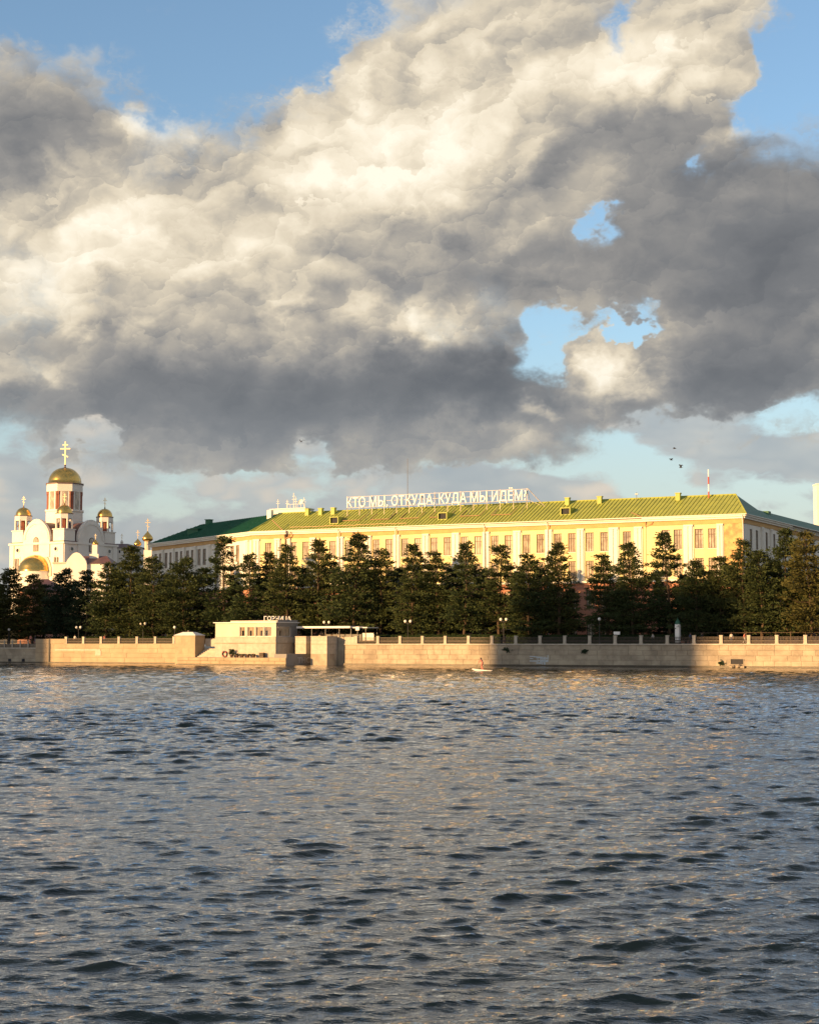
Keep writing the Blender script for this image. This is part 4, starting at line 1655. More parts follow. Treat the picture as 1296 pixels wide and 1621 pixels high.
    # broken gutter funnels at the two projections
    for px in (453, 1024):
        x = u(px)
        mb = MB()
        mb.tube([(x - 2.6, -1.2, EAVE + 2.2 if px < 500 else EAVE + 1.0), (x, -0.9, EAVE - 0.2)], 0.1, 5)
        mb.tube([(x + 1.6, -0.8, EAVE - 0.3), (x + 1.2, -0.7, EAVE - 1.2), (x + .2, -.5, EAVE - 1.6)], 0.13, 5)
        mb.build('broken_gutter', M['downpipe'], root)

    # ---- roof sign -----------------------------------------------------
    ys = 5.2
    X0, X1 = u(549, 795, ys), u(833, 785, ys)
    zb = plan_hit(690, 797.5, L0 + n2 * ys, D1)[1]
    zt = plan_hit(690, 780.0, L0 + n2 * ys, D1)[1]
    sign = thing('roof_sign', 'white roof letters on a steel frame: who are we, from where, where going', 'sign', T(L0.x, L0.y, 0, rot))
    body = 'КТО МЫ, ОТКУДА, КУДА МЫ ИДЁМ?'
    size = (zt - zb) / 0.79
    full = text_data(body, size, 0.0)
    f0, f1 = xrange_of(full)
    sx = (X1 - X0) / (f1 - f0)
    for i, ch in enumerate(body):
        if ch == ' ':
            continue
        me = text_data(ch, size, 0.10, -0.014)
        me.materials.append(M['sign_white'])
        c0, c1 = xrange_of(me)
        k1 = xrange_of(text_data(body[:i + 1], size, 0.0))[1]
        o = link('comma' if ch == ',' else ('question_mark' if ch == '?' else 'letter'), me, sign)
        o.matrix_basis = Matrix.Translation((X0 + (k1 - f0) * sx, ys, zb)) @ Matrix.Diagonal((sx, 1, 1, 1)) @ Matrix.Rotation(math.pi / 2, 4, 'X') @ Matrix.Translation((-c1, 0, 0))
    mb = MB()
    n = 14
    for i in range(n + 1):
        x = X0 + (X1 - X0) * i / n
        mb.tube([(x, ys + .2, slope_z(ys) - .1), (x, ys + .2, zt + .1)], 0.055, 4)
        yb = ys + 2.3
        mb.tube([(x, ys + .2, zt - .2), (x, yb, slope_z(yb) - .1)], 0.045, 4)
        yf = ys - 2.6
        mb.tube([(x, ys + .2, zb - .1), (x, yf, slope_z(yf) + .12)], 0.04, 4) if i % 2 == 0 else None
    for z in (zb - .06, (zb + zt) / 2, zt - .05):
        mb.tube([(X0 - .2, ys + .2, z), (X1 + .2, ys + .2, z)], 0.04, 4)
    mb.tube([(X1 + .2, ys + .2, zt), (X1 + 3.6, ys + .6, slope_z(ys + .6))], 0.07, 4)
    mb.tube([(X1 + .2, ys + .2, zb), (X1 + 2.6, ys + .5, slope_z(ys + .5) + .5)], 0.05, 4)
    mb.build('sign_frame', M['steel'], sign)
    for i in range(6):
        xa = X0 + (X1 - X0) * (i / 6 + .01)
        xb_ = xa + (X1 - X0) * .105
        y = 2.4
        mb = MB().tube([(xa, y, slope_z(y) + .22), (xb_, y, slope_z(y) + .22)], 0.08, 5)
        mb.tube([(xa, y, slope_z(y) + .2), (xa, y + 2.9, slope_z(y + 2.9) + .2)], 0.06, 4)
        mb.tube([(xb_, y, slope_z(y) + .2), (xb_, y + 2.9, slope_z(y + 2.9) + .2)], 0.06, 4)
        mb.build('support_rail', M['downpipe'], sign)


build_factory()


# ------------------------------------------------------------------ church on the left
def cross_mesh(mb, x, y, z, h):
    """three-barred cross, facing the local -y direction"""
    t = h * 0.027
    mb.box(x - t, x + t, y - t, y + t, z, z + h)
    mb.box(x - h * .22, x + h * .22, y - t * .9, y + t * .9, z + h * .66, z + h * .66 + 2 * t)
    mb.box(x - h * .12, x + h * .12, y - t * .9, y + t * .9, z + h * .83, z + h * .83 + 1.8 * t)
    a = h * .13
    mb.mesh([(x - a, y - t * .9, z + h * .36 + a * .4), (x + a, y - t * .9, z + h * .36 - a * .4), (x + a, y + t * .9, z + h * .36 - a * .4), (x - a, y + t * .9, z + h * .36 + a * .4),
             (x - a, y - t * .9, z + h * .36 + a * .4 + 2 * t), (x + a, y - t * .9, z + h * .36 - a * .4 + 2 * t), (x + a, y + t * .9, z + h * .36 - a * .4 + 2 * t), (x - a, y + t * .9, z + h * .36 + a * .4 + 2 * t)],
            [(0, 1, 5, 4), (2, 3, 7, 6), (4, 5, 6, 7), (3, 2, 1, 0), (1, 2, 6, 5), (3, 0, 4, 7)])
    return mb


def dome_prof(r, z, h, onion=False):
    if onion:
        return [(r * .72, z), (r * .98, z + h * .14), (r, z + h * .26), (r * .86, z + h * .45), (r * .55, z + h * .64), (r * .25, z + h * .80), (r * .08, z + h * .93), (0.02, z + h)]
    pr = [(r, z)]
    for i in range(1, 10):
        a = i / 10 * math.pi / 2
        pr.append((r * math.cos(a) ** 0.92, z + h * .90 * math.sin(a)))
    pr += [(r * .05, z + h * .93), (0.02, z + h)]
    return pr


def arch_poly(cx, w, z0, zs, n=12, point=0.0):
    """arched outline anticlockwise from lower left"""
    p = [(cx - w / 2, z0), (cx + w / 2, z0)]
    for i in range(n + 1):
        a = math.pi * i / n
        k = 1 + point * max(0.0, math.sin(a) - 0.75) * 4
        p.append((cx + w / 2 * math.cos(a), zs + w / 2 * math.sin(a) * k))
    return p


def facing(k):
    return Matrix.Rotation(k * math.pi / 2, 4, 'Z')


def build_church():
    DIST = 460.0
    r = ray(100.3, 940)
    C = Vector((r.x / r.y * DIST, DIST))
    to_cam = math.atan2(-C.y, -C.x)
    # local -y axis = normal of the left (lit) face, 45 degrees left of the camera direction
    rz = (to_cam - math.radians(45)) + math.pi / 2
    MPX = DIST / F

    def zz(py):
        return CAM_Z + (HORIZON - py) * MPX * 1.0
    G = 12.0
    root = thing('church', 'white church with one big and four small golden domes', 'church', T(C.x, C.y, 0, rz))
    HB, HT = 10.1, 7.75                 # half width of the body, of the tower square
    ZC = zz(862)
    Wm, Rm, Gm, Rf = M['church_white'], M['church_red'], M['gold'], M['church_roof']
    # body: four walls with corner pilasters and cornice
    for k in range(4):
        fr = facing(k)
        holes = [(-0.9, 0.9, zz(876), zz(858))]
        mb = MB().walls(-HB, HB, G - 1, ZC, -HB, [], 0.3)
        for sx in (-1, 1):
            mb.box(sx * HB - (1.5 if sx > 0 else 0), sx * HB + (1.5 if sx < 0 else 0), -HB - 0.25, -HB, G - 1, ZC - 0.6)
            mb.box(sx * 6.6 - .35, sx * 6.6 + .35, -HB - 0.16, -HB, zz(905), zz(883))
        mb.build('wall', Wm, root, fr)
        MB().box(-HB - .35, HB + .35, -HB - .45, -HB + .2, ZC - .55, ZC).build('cornice', Wm, root, fr)
        # big round gable over the middle of each face, two rings
        R = 5.0
        mb = MB().prism(arch_poly(0, 2 * R, ZC - 4, zz(857), 18, 0.10), -HB - 0.30, -HB + 0.6)
        mb.build('round_gable', Wm, root, fr)
        ring = MB()
        pts = [(R * .82 * math.cos(a), zz(857) + R * .82 * math.sin(a)) for a in np.linspace(0, math.pi, 19)]
        pts2 = [(R * .92 * math.cos(a), zz(857) + R * .92 * math.sin(a)) for a in np.linspace(0, math.pi, 19)]
        for i in range(18):
            (a, b), (c, d) = pts[i], pts[i + 1]
            (e, f), (g, h) = pts2[i], pts2[i + 1]
            y0, y1 = -HB - .45, -HB - .295
            ring.mesh([(a, y0, b), (e, y0, f), (g, y0, h), (c, y0, d), (a, y1, b), (e, y1, f), (g, y1, h), (c, y1, d)],
                      [(0, 1, 2, 3), (0, 3, 7, 4), (1, 5, 6, 2)])
        ring.build('arch_moulding', Wm, root, fr)
        # barrel roof from gable to drum
        Rb = R - 0.25
        bar = MB()
        n = 16
        for i in range(n):
            a0, a1 = math.pi * i / n, math.pi * (i + 1) / n
            bar.face([(Rb * math.cos(a0), -HB + .6, zz(857) + Rb * math.sin(a0)), (Rb * math.cos(a0), -3, zz(857) + Rb * math.sin(a0)),
                      (Rb * math.cos(a1), -3, zz(857) + Rb * math.sin(a1)), (Rb * math.cos(a1), -HB + .6, zz(857) + Rb * math.sin(a1))])
        bar.build('barrel_roof', Rf, root, fr, smooth=True)
        for sx in (-1, 1):
            MB().box(sx * Rb - .08, sx * Rb + .08, -HB + .6, -3, ZC, zz(857)).build('barrel_wall', M['church_red'], root, fr)
        # arched window in the gable
        win = MB().prism(arch_poly(0, 1.9, zz(876), zz(859)), -HB - 0.42, -HB - 0.31).build('window', M['frame'], root, fr)
        MB().prism(arch_poly(0, 1.5, zz(875.4), zz(859)), -HB - 0.44, -HB - 0.425).build('pane', M['pane'], win)
        # small round windows, slit windows
        for sx in (-1, 1):
            w2 = MB().prism([(sx * 7.2 + .75 * math.cos(a), zz(873) + .75 * math.sin(a)) for a in np.linspace(0, 2 * math.pi, 15)[:-1]], -HB - .16, -HB + .02).build('round_window', Wm, root, fr)
            MB().prism([(sx * 7.2 + .5 * math.cos(a), zz(873) + .5 * math.sin(a)) for a in np.linspace(0, 2 * math.pi, 15)[:-1]], -HB - .18, -HB - .165).build('pane', M['pane_dark'], w2)
            for q in (-.7, .3):
                w3 = MB().box(sx * 7.4 + q, sx * 7.4 + q + .45, -HB - .27, -HB + .02, zz(905), zz(886)).build('slit_window', M['frame'], root, fr)
                MB().box(sx * 7.4 + q + .08, sx * 7.4 + q + .37, -HB - .285, -HB - .275, zz(904.5), zz(886.5)).build('pane', M['pane'], w3)
    MB().slab([(-HB, -HB), (HB, -HB), (HB, HB), (-HB, HB)], ZC - .02, ZC + .25).build('roof_deck', Rf, root)
    # sloping shoulders under the drum
    v = [(-6.6, -6.6, zz(857) + 2), (6.6, -6.6, zz(857) + 2), (6.6, 6.6, zz(857) + 2), (-6.6, 6.6, zz(857) + 2)]
    w = [(-4.2, -4.2, zz(826)), (4.2, -4.2, zz(826)), (4.2, 4.2, zz(826)), (-4.2, 4.2, zz(826))]
    MB().mesh(v + w, [(0, 1, 5, 4), (1, 2, 6, 5), (2, 3, 7, 6), (3, 0, 4, 7), (4, 5, 6, 7)]).__class__
    mb = MB()
    mb.mesh(v + w, [(0, 1, 5, 4), (1, 2, 6, 5), (2, 3, 7, 6), (3, 0, 4, 7), (4, 5, 6, 7)])
    mb.build('shoulder_roof', Rf, root)

    def octagon(cx, cy, rad, z0, z1, mb=None, rot=math.pi / 8):
        mb = mb or MB()
        return mb.slab([(cx + rad * math.cos(rot + i * math.pi / 4), cy + rad * math.sin(rot + i * math.pi / 4)) for i in range(8)], z0, z1)

    # drum: base, eight faces with arched windows and red corner columns, top
    RD = 5.25
    z_b, z_w0, z_w1, z_t = zz(840), zz(808.5), zz(777), zz(767)
    octagon(0, 0, RD * 1.02, z_b, zz(811)).build('drum_base', Wm, root)
    octagon(0, 0, RD * 1.07, zz(811), zz(808.5)).build('drum_band', Wm, root)
    octagon(0, 0, RD * .88, z_w0, zz(771)).build('drum', Wm, root)
    oct_top = octagon(0, 0, RD * 1.0, zz(779.5), zz(767.6))
    oct_top.build('drum_head', Wm, root)
    octagon(0, 0, RD * 1.05, zz(767.5), zz(766)).build('drum_cornice', M['church_roof'], root)
    ap = RD * math.cos(math.pi / 8)
    for k in range(8):
        fr = Matrix.Rotation(k * math.pi / 4, 4, 'Z')
        s = RD * math.sin(math.pi / 8)
        mb = MB().prism(arch_poly(0, 2.5, z_w0, z_w1 - .9), -ap + 0.12, -ap + 0.5)
        win = mb.build('window_surround', Wm, root, fr)
        MB().prism(arch_poly(0, 1.55, z_w0 + .15, z_w1 - .9), -ap + 0.06, -ap + 0.11).build('pane', M['pane'], win)
        mb = MB()
        for q in (-1, 1):
            mb.lathe([(0.33, z_w0), (0.33, zz(785)), (.42, zz(784)), (.42, zz(779.6))], 8, q * (s - .45), -ap + .38)
        mb.build('red_column', Rm, root, fr)
    MB().lathe([(4.62, zz(766)), (4.62, zz(764.5))] + dome_prof(4.5, zz(764.5), zz(737) - zz(764.5)), 32).build('dome', Gm, root, smooth=True)
    # the crosses face the camera side of the church
    cr = Matrix.Rotation(math.radians(45 - 18), 4, 'Z')
    mb = MB().lathe([(.28, zz(737.5)), (.06, zz(732))], 8)
    mb.build('finial', M['bell'], root)
    cross_mesh(MB(), 0, 0, zz(735), zz(698) - zz(735)).build('cross', M['gold_cross'], root, cr)

    # corner towers
    for (tx, ty) in ((-1, -1), (1, -1), (1, 1), (-1, 1)):
        cx, cy = tx * HT, ty * HT
        MB().box(cx - 2.05, cx + 2.05, cy - 2.05, cy + 2.05, ZC, zz(843)).build('tower_base', Wm, root)
        MB().box(cx - 2.25, cx + 2.25, cy - 2.25, cy + 2.25, zz(843), zz(841.5)).build('tower_band', Wm, root)
        rt = 2.45
        octagon(cx, cy, rt * .55, zz(841.5), zz(824)).build('belfry_core', M['church_red'], root)
        mb = MB()
        for i in range(8):
            a = math.pi / 8 + i * math.pi / 4
            mb.lathe([(.30, zz(841.5)), (.30, zz(824))], 7, cx + rt * .90 * math.cos(a), cy + rt * .90 * math.sin(a))
        mb.build('belfry_columns', Wm, root)
        octagon(cx, cy, rt, zz(826), zz(818.5)).build('belfry_head', Wm, root)
        octagon(cx, cy, rt * 1.05, zz(818.5), zz(817.5)).build('tower_cornice', M['church_roof'], root)
        MB().lathe([(2.12, zz(817.5))] + dome_prof(2.1, zz(817), zz(803) - zz(817)), 24, cx, cy).build('small_dome', Gm, root, smooth=True)
        MB().lathe([(.18, zz(804)), (.05, zz(799.5))], 7, cx, cy).build('finial', M['bell'], root)
        cross_mesh(MB(), 0, 0, zz(802), zz(786.5) - zz(802)).build('cross', M['gold_cross'], root, Matrix.Translation((cx, cy, 0)) @ cr)
        for (fx, fy) in ((0, -1), (1, 0)):
            px_, py_ = cx + fx * 1.5, cy + fy * 1.5
            MB().lathe([(.5, zz(836)), (.42, zz(834)), (.25, zz(831.5)), (.05, zz(830.5))], 8, px_, py_).build('bell', M['bell'], root)
    # apse with golden half dome on the lit face
    fr = facing(0)
    zr = zz(907)
    mb = MB()
    mb.lathe([(4.6, G - 1), (4.6, zr)], 18, 0, -HB, math.pi, 2 * math.pi)
    mb.build('apse_wall', Wm, root, fr, smooth=True)
    pr = [(4.9, zr), (4.9, zr + .3)] + [(4.8 * math.cos(a), zr + .3 + 4.2 * math.sin(a)) for a in np.linspace(0.05, math.pi / 2, 9)]
    MB().lathe(pr, 18, 0, -HB, math.pi, 2 * math.pi).build('apse_half_dome', Gm, root, fr, smooth=True)
    mb = MB().prism(arch_poly(0, 11.6, zz(915), zz(908), 18), -HB - .28, -HB + .05)
    mb.build('apse_arch', M['kiosk'], root, fr)

    # lower porch right of the nave, facing the lit side
    rr_ = ray(124, 930)
    Dp = 440.0
    P = Vector((rr_.x / rr_.y * Dp, Dp))
    m2 = Dp / F

    def z2(py):
        return CAM_Z + (HORIZON - py) * m2
    porch = thing('church_porch', 'low white porch with pointed round gable before the church', 'porch', T(P.x, P.y, 0, rz + math.radians(28)))
    MB().prism(arch_poly(0, 5.6, G - 3, z2(896), 18, 0.22), -2, -1.2).build('round_gable', Wm, porch)
    mb = MB()
    mb.box(-6.4, 9.0, -1.2, 6, G - 3, z2(893))
    mb.build('porch_wall', Wm, porch)
    MB().box(-6.6, -2.9, -1.5, 6.2, z2(893), z2(890.5)).build('porch_cornice', M['kiosk'], porch)
    v = [(-2.9, -1.6, z2(893)), (9.4, -1.6, z2(893)), (9.4, 6.4, z2(893)), (-2.9, 6.4, z2(893)), (0, 2.4, z2(880)), (7.0, 2.4, z2(880))]
    MB().mesh(v, []).__class__
    mb = MB()
    mb.mesh(v, [(0, 1, 5, 4), (1, 2, 5), (2, 3, 4, 5), (3, 0, 4)])
    mb.build('porch_roof', Rf, porch)
    MB().prism(arch_poly(6.6, 2.6, G - 3, z2(902), 14, 0.1), -1.7, -1.21).build('side_gable', Wm, porch)
    # golden-topped lantern on the porch
    mb = MB().box(2.6, 5.0, 1.2, 3.6, z2(886), z2(877))
    mb.box(3.1, 4.5, 1.7, 3.1, z2(877), z2(862))
    mb.build('lantern', Wm, porch)
    MB().lathe(dome_prof(.85, z2(862), z2(853) - z2(862), True), 14, 3.8, 2.4).build('onion_dome', Gm, porch, smooth=True)
    cross_mesh(MB(), 3.8, 2.4, z2(854), z2(844.5) - z2(854)).build('cross', M['gold_cross'], porch)

    # residence beyond with small windows under a plum roof
    rr_ = ray(190, 930)
    Dp = 475.0
    P = Vector((rr_.x / rr_.y * Dp, Dp))
    m3 = Dp / F

    def z3(py):
        return CAM_Z + (HORIZON - py) * m3
    res = thing('parish_residence', 'white residence with plum hipped roof and small cross, right of church', 'building', T(P.x, P.y, 0, rz + math.radians(40)))
    holes = [(-5.2 + i * 1.25, -4.75 + i * 1.25, z3(877), z3(872.5)) for i in range(9)]
    MB().walls(-6, 6.4, G - 3, z3(868.5), -4, holes, .25).build('wall', Wm, res)
    for h in holes:
        w_ = MB().box(h[0], h[1], -3.84, -3.78, h[2], h[3]).build('window', M['pane_dark'], res)
    MB().box(-6, 6.4, -3.7, 4, G - 3, z3(868.5)).build('core', Wm, res)
    v = [(-6.5, -4.5, z3(868.5)), (6.9, -4.5, z3(868.5)), (6.9, 4.5, z3(868.5)), (-6.5, 4.5, z3(868.5)), (-1, 0, z3(861)), (2, 0, z3(861))]
    mb = MB()
    mb.mesh(v, [(0, 1, 5, 4), (1, 2, 5), (2, 3, 4, 5), (3, 0, 4)])
    mb.build('roof', Rf, res)
    MB().lathe([(.3, z3(862)), (.45, z3(858)), (.1, z3(855))], 8, .4, 0).build('finial', Wm, res)
    cross_mesh(MB(), .4, 0, z3(856), z3(845) - z3(856)).build('cross', M['gold_cross'], res)

    # small church far behind with onion domes
    rr_ = ray(228, 930)
    Dp = 560.0
    P = Vector((rr_.x / rr_.y * Dp, Dp))
    m4 = Dp / F

    def z4(py):
        return CAM_Z + (HORIZON - py) * m4
    far = thing('onion_dome_chapel', 'small far chapel with two shiny onion domes beside green roof', 'chapel', T(P.x, P.y, 0, 0))
    k = m4
    MB().box(-14 * k, 14 * k, -3, 6, G, z4(872)).build('wall', Wm, far)
    for dx, y0, y1, rad, cb, ct in ((-10.5, 864.5, 852, 6.2, 853, 839), (5.0, 857, 840, 8.6, 841, 821)):
        MB().lathe([(rad * .55 * k, z4(874)), (rad * .55 * k, z4(y0))], 10, dx * k, 0).build('drum', M['kiosk'], far)
        MB().lathe(dome_prof(rad * k, z4(y0), z4(y1) - z4(y0), True), 16, dx * k, 0).build('onion_dome', Gm, far, smooth=True)
        cross_mesh(MB(), dx * k, 0, z4(cb), z4(ct) - z4(cb)).build('cross', M['gold_cross'], far)


build_church()


# ------------------------------------------------------------------ trees
def conifer_data(seed, H, rad, base, gap, lean=0.0, fork=False):
    """trunk with limbs, and a crown of many small needle sprays; H metres tall"""
    rng = random.Random(seed)
    tr = MB()
    n = 9
    bend = [Vector((0, 0, 0))]
    off = Vector((0, 0, 0))
    for i in range(1, n + 1):
        off = off + Vector((rng.gauss(lean * .3, .10), rng.gauss(0, .10), 0))
        bend.append(Vector((off.x, off.y, H * i / n)))
    def trunk_at(h):
        f = min(max(h / H * n, 0), n - 1e-4)
        i = int(f)
        return bend[i].lerp(bend[i + 1], f - i)
    r0 = 0.017 * H
    tr.tube([p - Vector((0, 0, .3 if i == 0 else 0)) for i, p in enumerate(bend)], [r0 * (1 - .93 * i / n) + .015 for i in range(n + 1)], 7)
    V, Fc = [], []

    def spray(c, d, L, w):
        side = d.cross(Vector((rng.gauss(0, 1), rng.gauss(0, 1), rng.gauss(0, 1))))
        if side.length < 1e-4:
            return
        side.normalize()
        i = len(V)
        V.extend([tuple(c - side * w * .5), tuple(c + d * L * .55 - side * w), tuple(c + d * L), tuple(c + d * L * .45 + side * w)])
        Fc.append((i, i + 1, i + 2, i + 3))

    def clump(c, d, R, k):
        for _ in range(k):
            v = Vector((rng.gauss(0, 1), rng.gauss(0, 1), rng.gauss(0, .42)))
            p = c + v * R * .5
            dd = (d * .7 + v * .5 + Vector((0, 0, rng.uniform(-.1, .45)))).normalized()
            spray(p, dd, rng.uniform(.30, .62), rng.uniform(.06, .13))

    nb = int(H * 9.0)
    lobes = [(rng.uniform(0, 6.28), rng.uniform(base, .95), rng.uniform(.5, 1.0)) for _ in range(7)]
    for i in range(nb):
        f = base + (1 - base) * ((i + rng.random()) / nb) ** 0.95
        wh = 1.05 / H                                   # branches come in whorls
        f = min(.985, (math.floor(f / wh) + .5 + rng.gauss(0, .17)) * wh)
        f = max(f, base)
        g = (f - base) / (1 - base)
        prof = (0.45 + 0.55 * min(1, g / .15)) * (1 - g) ** 0.74 + 0.07
        az = rng.uniform(0, 2 * math.pi)
        miss = 1.0
        for la, lf, ls in lobes:
            dz = abs(f - lf) / .10
            da = abs((az - la + math.pi) % (2 * math.pi) - math.pi) / .75
            if dz < 1 and da < 1:
                miss *= 1 - gap * ls
        if miss < .35 and rng.random() < .75:
            continue
        Lb = rad * prof * rng.uniform(.55, 1.25) * (.45 + .55 * miss)
        p0 = trunk_at(f * H)
        out = Vector((math.cos(az), math.sin(az), 0))
        rise = rng.uniform(-.12, .22) + .55 * g ** 2
        pts = [p0]
        m = 5
        for j in range(1, m + 1):
            q = j / m
            pts.append(p0 + out * Lb * q + Vector((0, 0, Lb * (rise * q - .16 * q * q + (.14 * q ** 3)))) + Vector((rng.gauss(0, .05), rng.gauss(0, .05), rng.gauss(0, .05))) * Lb * .4)
        rb = max(.018, .030 * Lb * (1.2 - g * .5) * .42)
        tr.tube(pts, [rb * (1 - .8 * j / m) + .006 for j in range(m + 1)], 4)
        nc = max(2, int(Lb / .37))
        for j in range(nc):
            q = .22 + .80 * (j + rng.random()) / nc
            if rng.random() < gap * .35:
                continue
            k = min(q, .999) * m
            a = pts[int(k)].lerp(pts[int(k) + 1], k - int(k))
            sd = Vector((-out.y, out.x, 0)) * rng.gauss(0, .34) * Lb * (1.1 - q * .6)
            clump(a + sd + Vector((0, 0, rng.uniform(-.05, .18))), (out + sd * .5).normalized(), rng.uniform(.40, .72), rng.randint(12, 19))
    for j in range(5):
        clump(trunk_at(H * (1 - .02 * j)), Vector((0, 0, 1)), .3, 8)
    a = tr.data('trunk')
    a.polygons.foreach_set('use_smooth', [True] * len(a.polygons))
    a.materials.append(M['bark'])
    c = bpy.data.meshes.new('crown')
    c.from_pydata(V, [], Fc)
    return a, c


ORD = ['first', 'second', 'third', 'fourth', 'fifth', 'sixth', 'seventh', 'eighth', 'ninth', 'tenth', 'eleventh', 'twelfth', 'thirteenth',
       'fourteenth', 'fifteenth', 'sixteenth', 'seventeenth', 'eighteenth', 'nineteenth', 'twentieth', 'twenty-first', 'twenty-second',
       'twenty-third', 'twenty-fourth', 'twenty-fifth', 'twenty-sixth', 'twenty-seventh', 'twenty-eighth', 'twenty-ninth', 'thirtieth',
       'thirty-first', 'thirty-second', 'thirty-third', 'thirty-fourth', 'thirty-fifth']


def build_trees():
    rnd = random.Random(21)
    H0 = 16.0
    protos = [conifer_data(101, H0, 4.6, .10, .45), conifer_data(102, H0, 4.0, .12, .65), conifer_data(103, H0, 5.2, .08, .35),
              conifer_data(104, H0, 3.8, .14, .85, .25), conifer_data(105, H0, 4.8, .10, .55, -.2), conifer_data(106, H0, 4.3, .16, .75),
              conifer_data(107, H0, 5.6, .06, .20)]
    variants = {}

    def crown(i, m):
        if (i, m) not in variants:
            c = protos[i][1].copy()
            c.materials.append(M[m])
            variants[(i, m)] = c
        return variants[(i, m)]

    # column, top row, inland distance, proto, needles, width factor
    front = [(-28, 900, 9, 2, 'needles_sunlit', 1.05), (14, 903, 8, 6, 'needles_sunlit', 1.05), (52, 911, 9, 0, 'needles_sunlit', .95), (103, 903, 10, 6, 'needles_dark', .85), (136, 905, 9, 2, 'needles_dark', .85),
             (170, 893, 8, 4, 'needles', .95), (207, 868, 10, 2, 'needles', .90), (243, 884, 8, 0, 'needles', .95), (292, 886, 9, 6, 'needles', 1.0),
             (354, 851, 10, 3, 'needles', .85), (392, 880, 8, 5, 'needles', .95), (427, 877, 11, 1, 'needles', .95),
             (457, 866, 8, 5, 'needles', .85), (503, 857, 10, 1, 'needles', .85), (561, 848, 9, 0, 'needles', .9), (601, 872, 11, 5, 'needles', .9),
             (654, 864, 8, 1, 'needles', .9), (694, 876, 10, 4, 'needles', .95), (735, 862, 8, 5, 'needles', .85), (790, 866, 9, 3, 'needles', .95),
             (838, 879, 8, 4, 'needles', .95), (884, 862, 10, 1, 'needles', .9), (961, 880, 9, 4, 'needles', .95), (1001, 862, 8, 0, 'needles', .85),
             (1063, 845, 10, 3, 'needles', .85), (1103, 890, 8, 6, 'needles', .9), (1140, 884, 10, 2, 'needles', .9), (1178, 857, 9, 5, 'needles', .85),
             (1206, 874, 8, 0, 'needles', .95), (1245, 841, 10, 2, 'needles', .75), (1283, 845, 7, 4, 'needles_sunlit', .9), (1322, 850, 9, 1, 'needles', .95)]
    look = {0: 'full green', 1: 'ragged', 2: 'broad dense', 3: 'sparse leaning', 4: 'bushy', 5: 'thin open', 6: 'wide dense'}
    tone = {'needles': '', 'needles_sunlit': 'sunlit olive ', 'needles_dark': 'very dark '}
    for n, (px, py, t, k, m, wf) in enumerate(front):
        s = es(px, t)
        top = ez(px, py, t)
        g = ground_h(s, t)
        h = top - g
        sc = h / H0
        base = ew(s, t, g)
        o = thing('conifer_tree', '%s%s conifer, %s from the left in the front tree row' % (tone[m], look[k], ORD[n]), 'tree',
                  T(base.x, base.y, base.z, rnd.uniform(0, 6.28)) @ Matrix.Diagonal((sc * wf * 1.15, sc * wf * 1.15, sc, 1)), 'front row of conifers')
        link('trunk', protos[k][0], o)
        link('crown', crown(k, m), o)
    # second row, lower, that closes the gaps near the ground
    back = [(-5, 925, 16, 0), (70, 930, 16, 2), (120, 925, 16, 6), (185, 915, 16, 0), (228, 905, 17, 4), (268, 915, 16, 6), (322, 905, 16, 2), (375, 925, 16, 0),
            (480, 905, 16, 2), (530, 895, 17, 4), (580, 905, 16, 6), (628, 905, 16, 0), (675, 910, 17, 2), (715, 905, 16, 6), (765, 905, 16, 4), (815, 910, 16, 0),
            (862, 905, 16, 6), (905, 935, 17, 5), (985, 925, 16, 2), (1045, 925, 17, 1), (1085, 915, 16, 6), (1122, 910, 16, 2), (1160, 905, 16, 6), (1190, 905, 16, 2), (1226, 895, 16, 6), (1265, 905, 16, 0), (1300, 905, 16, 2)]
    for n, (px, py, t, k) in enumerate(back):
        s = es(px, t)
        g = ground_h(s, t)
        h = ez(px, py, t) - g
        sc = h / H0
        base = ew(s, t, g)
        o = thing('conifer_tree', 'shorter %s conifer, %s from the left in the rear tree row' % (look[k], ORD[n]), 'tree',
                  T(base.x, base.y, base.z, rnd.uniform(0, 6.28)) @ Matrix.Diagonal((sc * 1.28, sc * 1.28, sc * 1.03, 1)), 'rear row of conifers')
        link('trunk', protos[k][0], o)
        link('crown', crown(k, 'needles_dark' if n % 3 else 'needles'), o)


build_trees()


def leaf_box(name, s0, s1, t0, t1, z0, z1, n, label, seed):
    rng = random.Random(seed)
    root = thing(name, label, 'hedge', EM(s0, t0, z0))
    V, Fc = [], []
    L, D, H_ = s1 - s0, t1 - t0, z1 - z0
    for _ in range(n):
        x, y, z = rng.random() * L, rng.random() * D, rng.random() * H_
        f = rng.random()
        if f < .4:
            z = H_ + rng.gauss(0, .05)
        elif f < .8:
            y = rng.gauss(0, .05)
        d = Vector((rng.gauss(0, 1), rng.gauss(0, 1), rng.gauss(0, 1))).normalized()
        e = d.orthogonal().normalized() * .06
        d *= .12
        c = Vector((x, y, z))
        i = len(V)
        V += [tuple(c - d), tuple(c - e), tuple(c + d), tuple(c + e)]
        Fc.append((i, i + 1, i + 2, i + 3))
    me = bpy.data.meshes.new('leaves')
    me.from_pydata(V, [], Fc)
    me.materials.append(M['hedge'])
    link('leaves', me, root)
    MB().box(.05, L - .05, .1, D - .1, -.1, H_ - .1).build('inner_twigs', M['needles_dark'], root)


